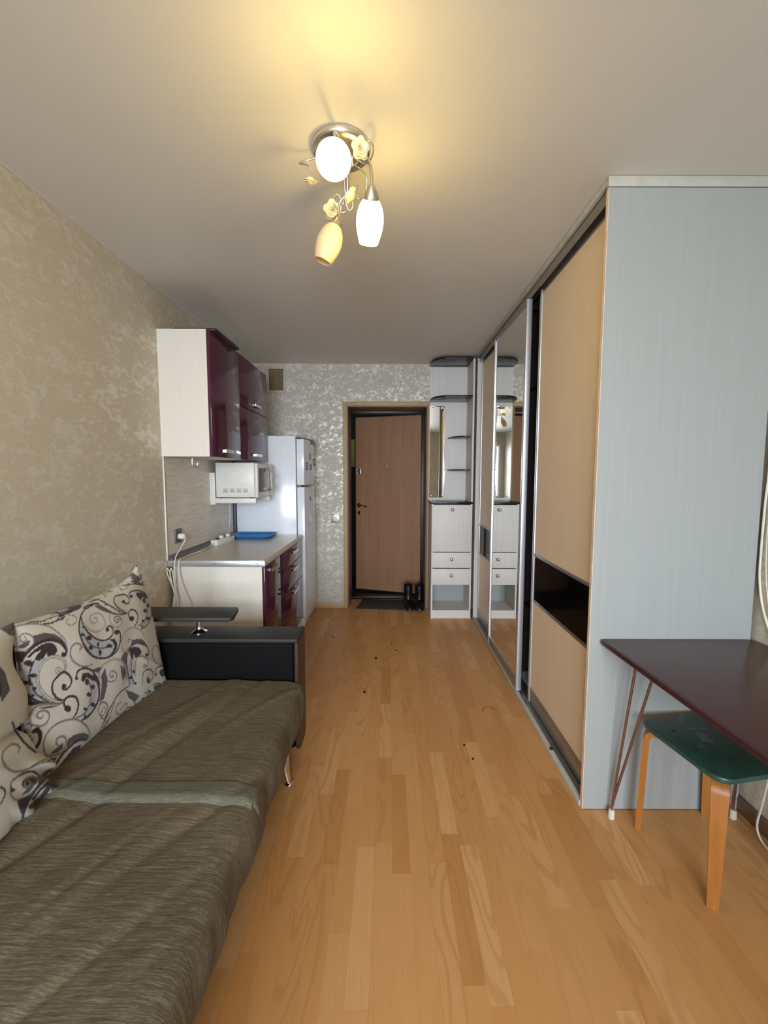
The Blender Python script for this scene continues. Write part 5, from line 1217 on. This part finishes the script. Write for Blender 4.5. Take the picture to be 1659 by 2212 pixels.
# ================================================================== CEILING LAMP
lp = thing('ceiling_lamp', 'chrome ceiling lamp with three glass shades and ceramic roses, two shades lit', 'ceiling lamp', (-0.168, 1.557, ZC))
LC = Vector((-0.168, 1.557, 0))
part('ceiling_plate', 'satin_nickel', lp, lambda bm: lathe(bm, [(0, 0.098), (-0.016, 0.100), (-0.024, 0.094), (-0.028, 0.070), (-0.030, 0.02), (-0.030, 0)], (LC.x, LC.y, ZC - 0.001), (0, 0, 1), 40), smooth=60)
part('finial', 'satin_nickel', lp, lambda bm: lathe(bm, [(0, 0.008), (-0.010, 0.007), (-0.014, 0.009), (-0.020, 0.0)], (LC.x + 0.035, LC.y + 0.03, ZC - 0.030), (0, 0, 1), 14), smooth=60)
SHP = [(0.0, 0.020), (0.010, 0.030), (0.028, 0.041), (0.050, 0.048), (0.075, 0.0505), (0.100, 0.048), (0.125, 0.042), (0.148, 0.035)]
def shade(base, axis, mat, label, arm_pts, scale=1.0, lit=False):
    base = Vector(base); ax = Vector(axis).normalized()
    am = part('arm', 'satin_nickel', lp, lambda bm: tube(bm, arm_pts + [tuple(base - ax * 0.030)], 0.005, 10), smooth=60)
    part('lamp_socket', 'satin_nickel', am, lambda bm: lathe(bm, [(-0.034, 0.007), (-0.026, 0.012), (-0.010, 0.022), (0.004, 0.026), (0.010, 0.026)], base, ax, 24), smooth=60)
    pr = cr([(h * scale, 0, r * scale) for h, r in SHP], 4)
    def f(bm):
        o = [(p.x, p.z) for p in pr]; i = [(p.x, p.z - 0.0025) for p in pr]
        lathe(bm, o + [(o[-1][0] + 0.001, o[-1][1] - 0.001)] + i[::-1], base, ax, 40, cap=False)
    part('glass_shade', mat, lp, f, smooth=80, label=label)
    def bulb(bm): lathe(bm, [(0.004, 0.010), (0.03, 0.012), (0.055, 0.022), (0.080, 0.026), (0.098, 0.018), (0.104, 0)], base, ax, 20)
    part('bulb', 'lit_glass' if lit else 'frosted_glass', am, bulb, smooth=80)
shade((-0.158, 1.268, 2.296), (0.09, -0.80, -0.60), 'lit_glass', 'lit shade pointing towards the window', [(LC.x, LC.y - 0.06, ZC - 0.028), (LC.x - 0.004, LC.y - 0.14, ZC - 0.060), (-0.163, 1.335, 2.405), (-0.162, 1.315, 2.345)], 0.93, lit=True)
shade((-0.062, 1.468, 2.318), (-0.10, 0.62, -0.80), 'lit_glass', 'lit shade on the right', [(LC.x + 0.05, LC.y - 0.03, ZC - 0.028), (LC.x + 0.085, LC.y - 0.06, ZC - 0.075), (-0.063, 1.452, 2.40)], 0.90, lit=True)
shade((-0.203, 1.66, 2.338), (-0.36, 0.04, -0.93), 'frosted_glass', 'unlit cream shade', [(LC.x + 0.01, LC.y + 0.05, ZC - 0.028), (LC.x + 0.012, LC.y + 0.085, ZC - 0.09), (-0.186, 1.652, 2.41)], 0.92)

def petal(bm, c, R, ang0, ang1, r0, r1, h0, h1, curl):
    nu, nv = 7, 6; g = []
    for i in range(nu + 1):
        u = i / nu; a = ang0 + (ang1 - ang0) * u; row = []
        for j in range(nv + 1):
            v = j / nv
            r = r0 + (r1 - r0) * v ** 0.8 + curl * max(0, v - 0.65) * (0.6 + 0.4 * math.sin(3 * math.pi * u))
            h = h0 + (h1 - h0) * math.sin(v * math.pi / 2) - 0.35 * abs(u - 0.5) ** 2 * (h1 - h0) * v
            p = Vector((r * math.cos(a), r * math.sin(a), h)); row.append(bm.verts.new(Vector(c) + R @ p))
        g.append(row)
    for a, b in zip(g, g[1:]):
        for k in range(nv): bm.faces.new((a[k], a[k + 1], b[k + 1], b[k]))
def rose(c, d, s, label, stem):
    d = Vector(d).normalized(); R = d.to_track_quat('Z', 'Y').to_matrix()
    tn = part('tendril', 'satin_nickel', lp, lambda bm: tube(bm, stem, 0.0026, 8), smooth=60)
    def f(bm):
        k = 0
        for lay, (n, r0, r1, h0, h1, cu) in enumerate(((1, .002, .003, .004, .018, 0), (2, .003, .007, .002, .018, .004), (3, .004, .012, 0, .016, .010), (4, .005, .018, -.002, .012, .022), (5, .006, .023, -.004, .006, .026))):
            for i in range(n):
                a0 = 2 * math.pi * i / n + lay * 0.7; wdt = 2 * math.pi / n * 1.25
                petal(bm, c, R, a0, a0 + min(wdt, 6.0), r0 * s, r1 * s, h0 * s, h1 * s, cu * s)
    ro = part('rose', 'ceramic', lp, f, smooth=80, label=label)
    m = ro.modifiers.new('thickness', 'SOLIDIFY'); m.thickness = 0.0012 * s
rose((-0.095, 1.412, 2.425), (0.35, -0.75, -0.45), 0.98, 'pale ceramic rose right of the lit shade', [(LC.x + 0.03, LC.y - 0.05, ZC - 0.028), (-0.12, 1.46, 2.46), (-0.103, 1.415, 2.432)])
rose((-0.218, 1.70, 2.415), (0.1, -0.70, -0.65), 1.12, 'pale ceramic rose above the unlit shade', [(LC.x - 0.02, LC.y + 0.06, ZC - 0.028), (-0.165, 1.66, 2.46), (-0.158, 1.668, 2.40), (-0.185, 1.665, 2.385), (-0.208, 1.662, 2.412)])
rose((-0.272, 1.545, 2.425), (-0.15, 0.45, -0.85), 0.9, 'pale ceramic rose on the left tendril', [(LC.x - 0.07, LC.y + 0.01, ZC - 0.028), (-0.285, 1.570, 2.500), (-0.312, 1.556, 2.482), (-0.300, 1.545, 2.470), (-0.280, 1.540, 2.462), (-0.271, 1.543, 2.44)])
rose((-0.136, 1.615, 2.412), (-0.65, 0.1, 0.55), 0.95, 'pale ceramic rose between the lit and unlit shades', [(LC.x + 0.04, LC.y + 0.05, ZC - 0.028), (-0.085, 1.60, 2.47), (-0.092, 1.625, 2.42), (-0.115, 1.62, 2.405), (-0.124, 1.62, 2.425), (-0.118, 1.61, 2.445), (-0.128, 1.612, 2.418)])
part('tendril', 'satin_nickel', lp, lambda bm: tube(bm, [(LC.x + 0.05, LC.y + 0.02, ZC - 0.03), (-0.085, 1.56, 2.480), (-0.065, 1.53, 2.478), (-0.056, 1.50, 2.485), (-0.062, 1.475, 2.49), (-0.075, 1.47, 2.49)], 0.0026, 8), smooth=60)
part('tendril', 'satin_nickel', lp, lambda bm: tube(bm, [(LC.x + 0.0, LC.y + 0.07, ZC - 0.03), (-0.165, 1.64, 2.44), (-0.160, 1.655, 2.40), (-0.150, 1.66, 2.388), (-0.140, 1.655, 2.395), (-0.137, 1.645, 2.41)], 0.0026, 8), smooth=60)
part('tendril', 'satin_nickel', lp, lambda bm: tube(bm, [(-0.166, 1.64, 2.42), (-0.175, 1.645, 2.40), (-0.180, 1.65, 2.415), (-0.187, 1.645, 2.43), (-0.198, 1.64, 2.432), (-0.206, 1.64, 2.42)], 0.0026, 8), smooth=60)

# ================================================================== crumbs on the floor
CR = [(0.055, 3.335, 0.009, 'dark flake on the floor, middle of the group of three in front of the doorway'), (0.018, 3.477, 0.006, 'dark speck on the floor, farthest of the three in front of the doorway'), (-0.102, 3.186, 0.012, 'brown flake on the floor, nearest and leftmost of the three in front of the doorway'),
      (-0.160, 2.673, 0.012, 'small black angular crumb alone on the floor in mid room left of centre'), (-0.488, 3.616, 0.009, 'small dark crumb on the floor by the fridge corner'),
      (0.397, 2.126, 0.006, 'tiny black speck on the floor, farther of the pair before the near peach door'), (0.420, 2.017, 0.006, 'tiny black speck on the floor, nearer of the pair before the near peach door')]
for i, (x, y, s, lab) in enumerate(CR):
    r = random.Random(i)
    def f(bm):
        P = [(x + s * (0.6 + 0.5 * r.random()) * math.cos(a), y + s * 1.3 * (0.6 + 0.5 * r.random()) * math.sin(a)) for a in [2 * math.pi * k / 9 for k in range(9)]]
        prism(bm, P, 0.0003, 0.003)
    solo('crumb', 'crumb', f, lab, 'crumb', (x, y, 0), 'crumbs on the floor')
solo('curled_thread', 'birch', lambda bm: tube(bm, [(0.565, 2.44, 0.0025), (0.575, 2.475, 0.0025), (0.605, 2.487, 0.0025), (0.632, 2.475, 0.0025), (0.64, 2.455, 0.0025)], 0.002, 6), 'thin curled brown thread on the floor near the sliding doors', 'thread', (0.6, 2.46, 0))
solo('dirt_clump', 'crumb', lambda bm: lathe(bm, [(0, 0.010), (0.006, 0.008), (0.009, 0)], (XW + 0.006, 2.06, 0.0262), (0, 0, 1), 9), 'dark crumb lying on the wardrobe plinth strip', 'crumb', (XW + 0.006, 2.06, 0.026))
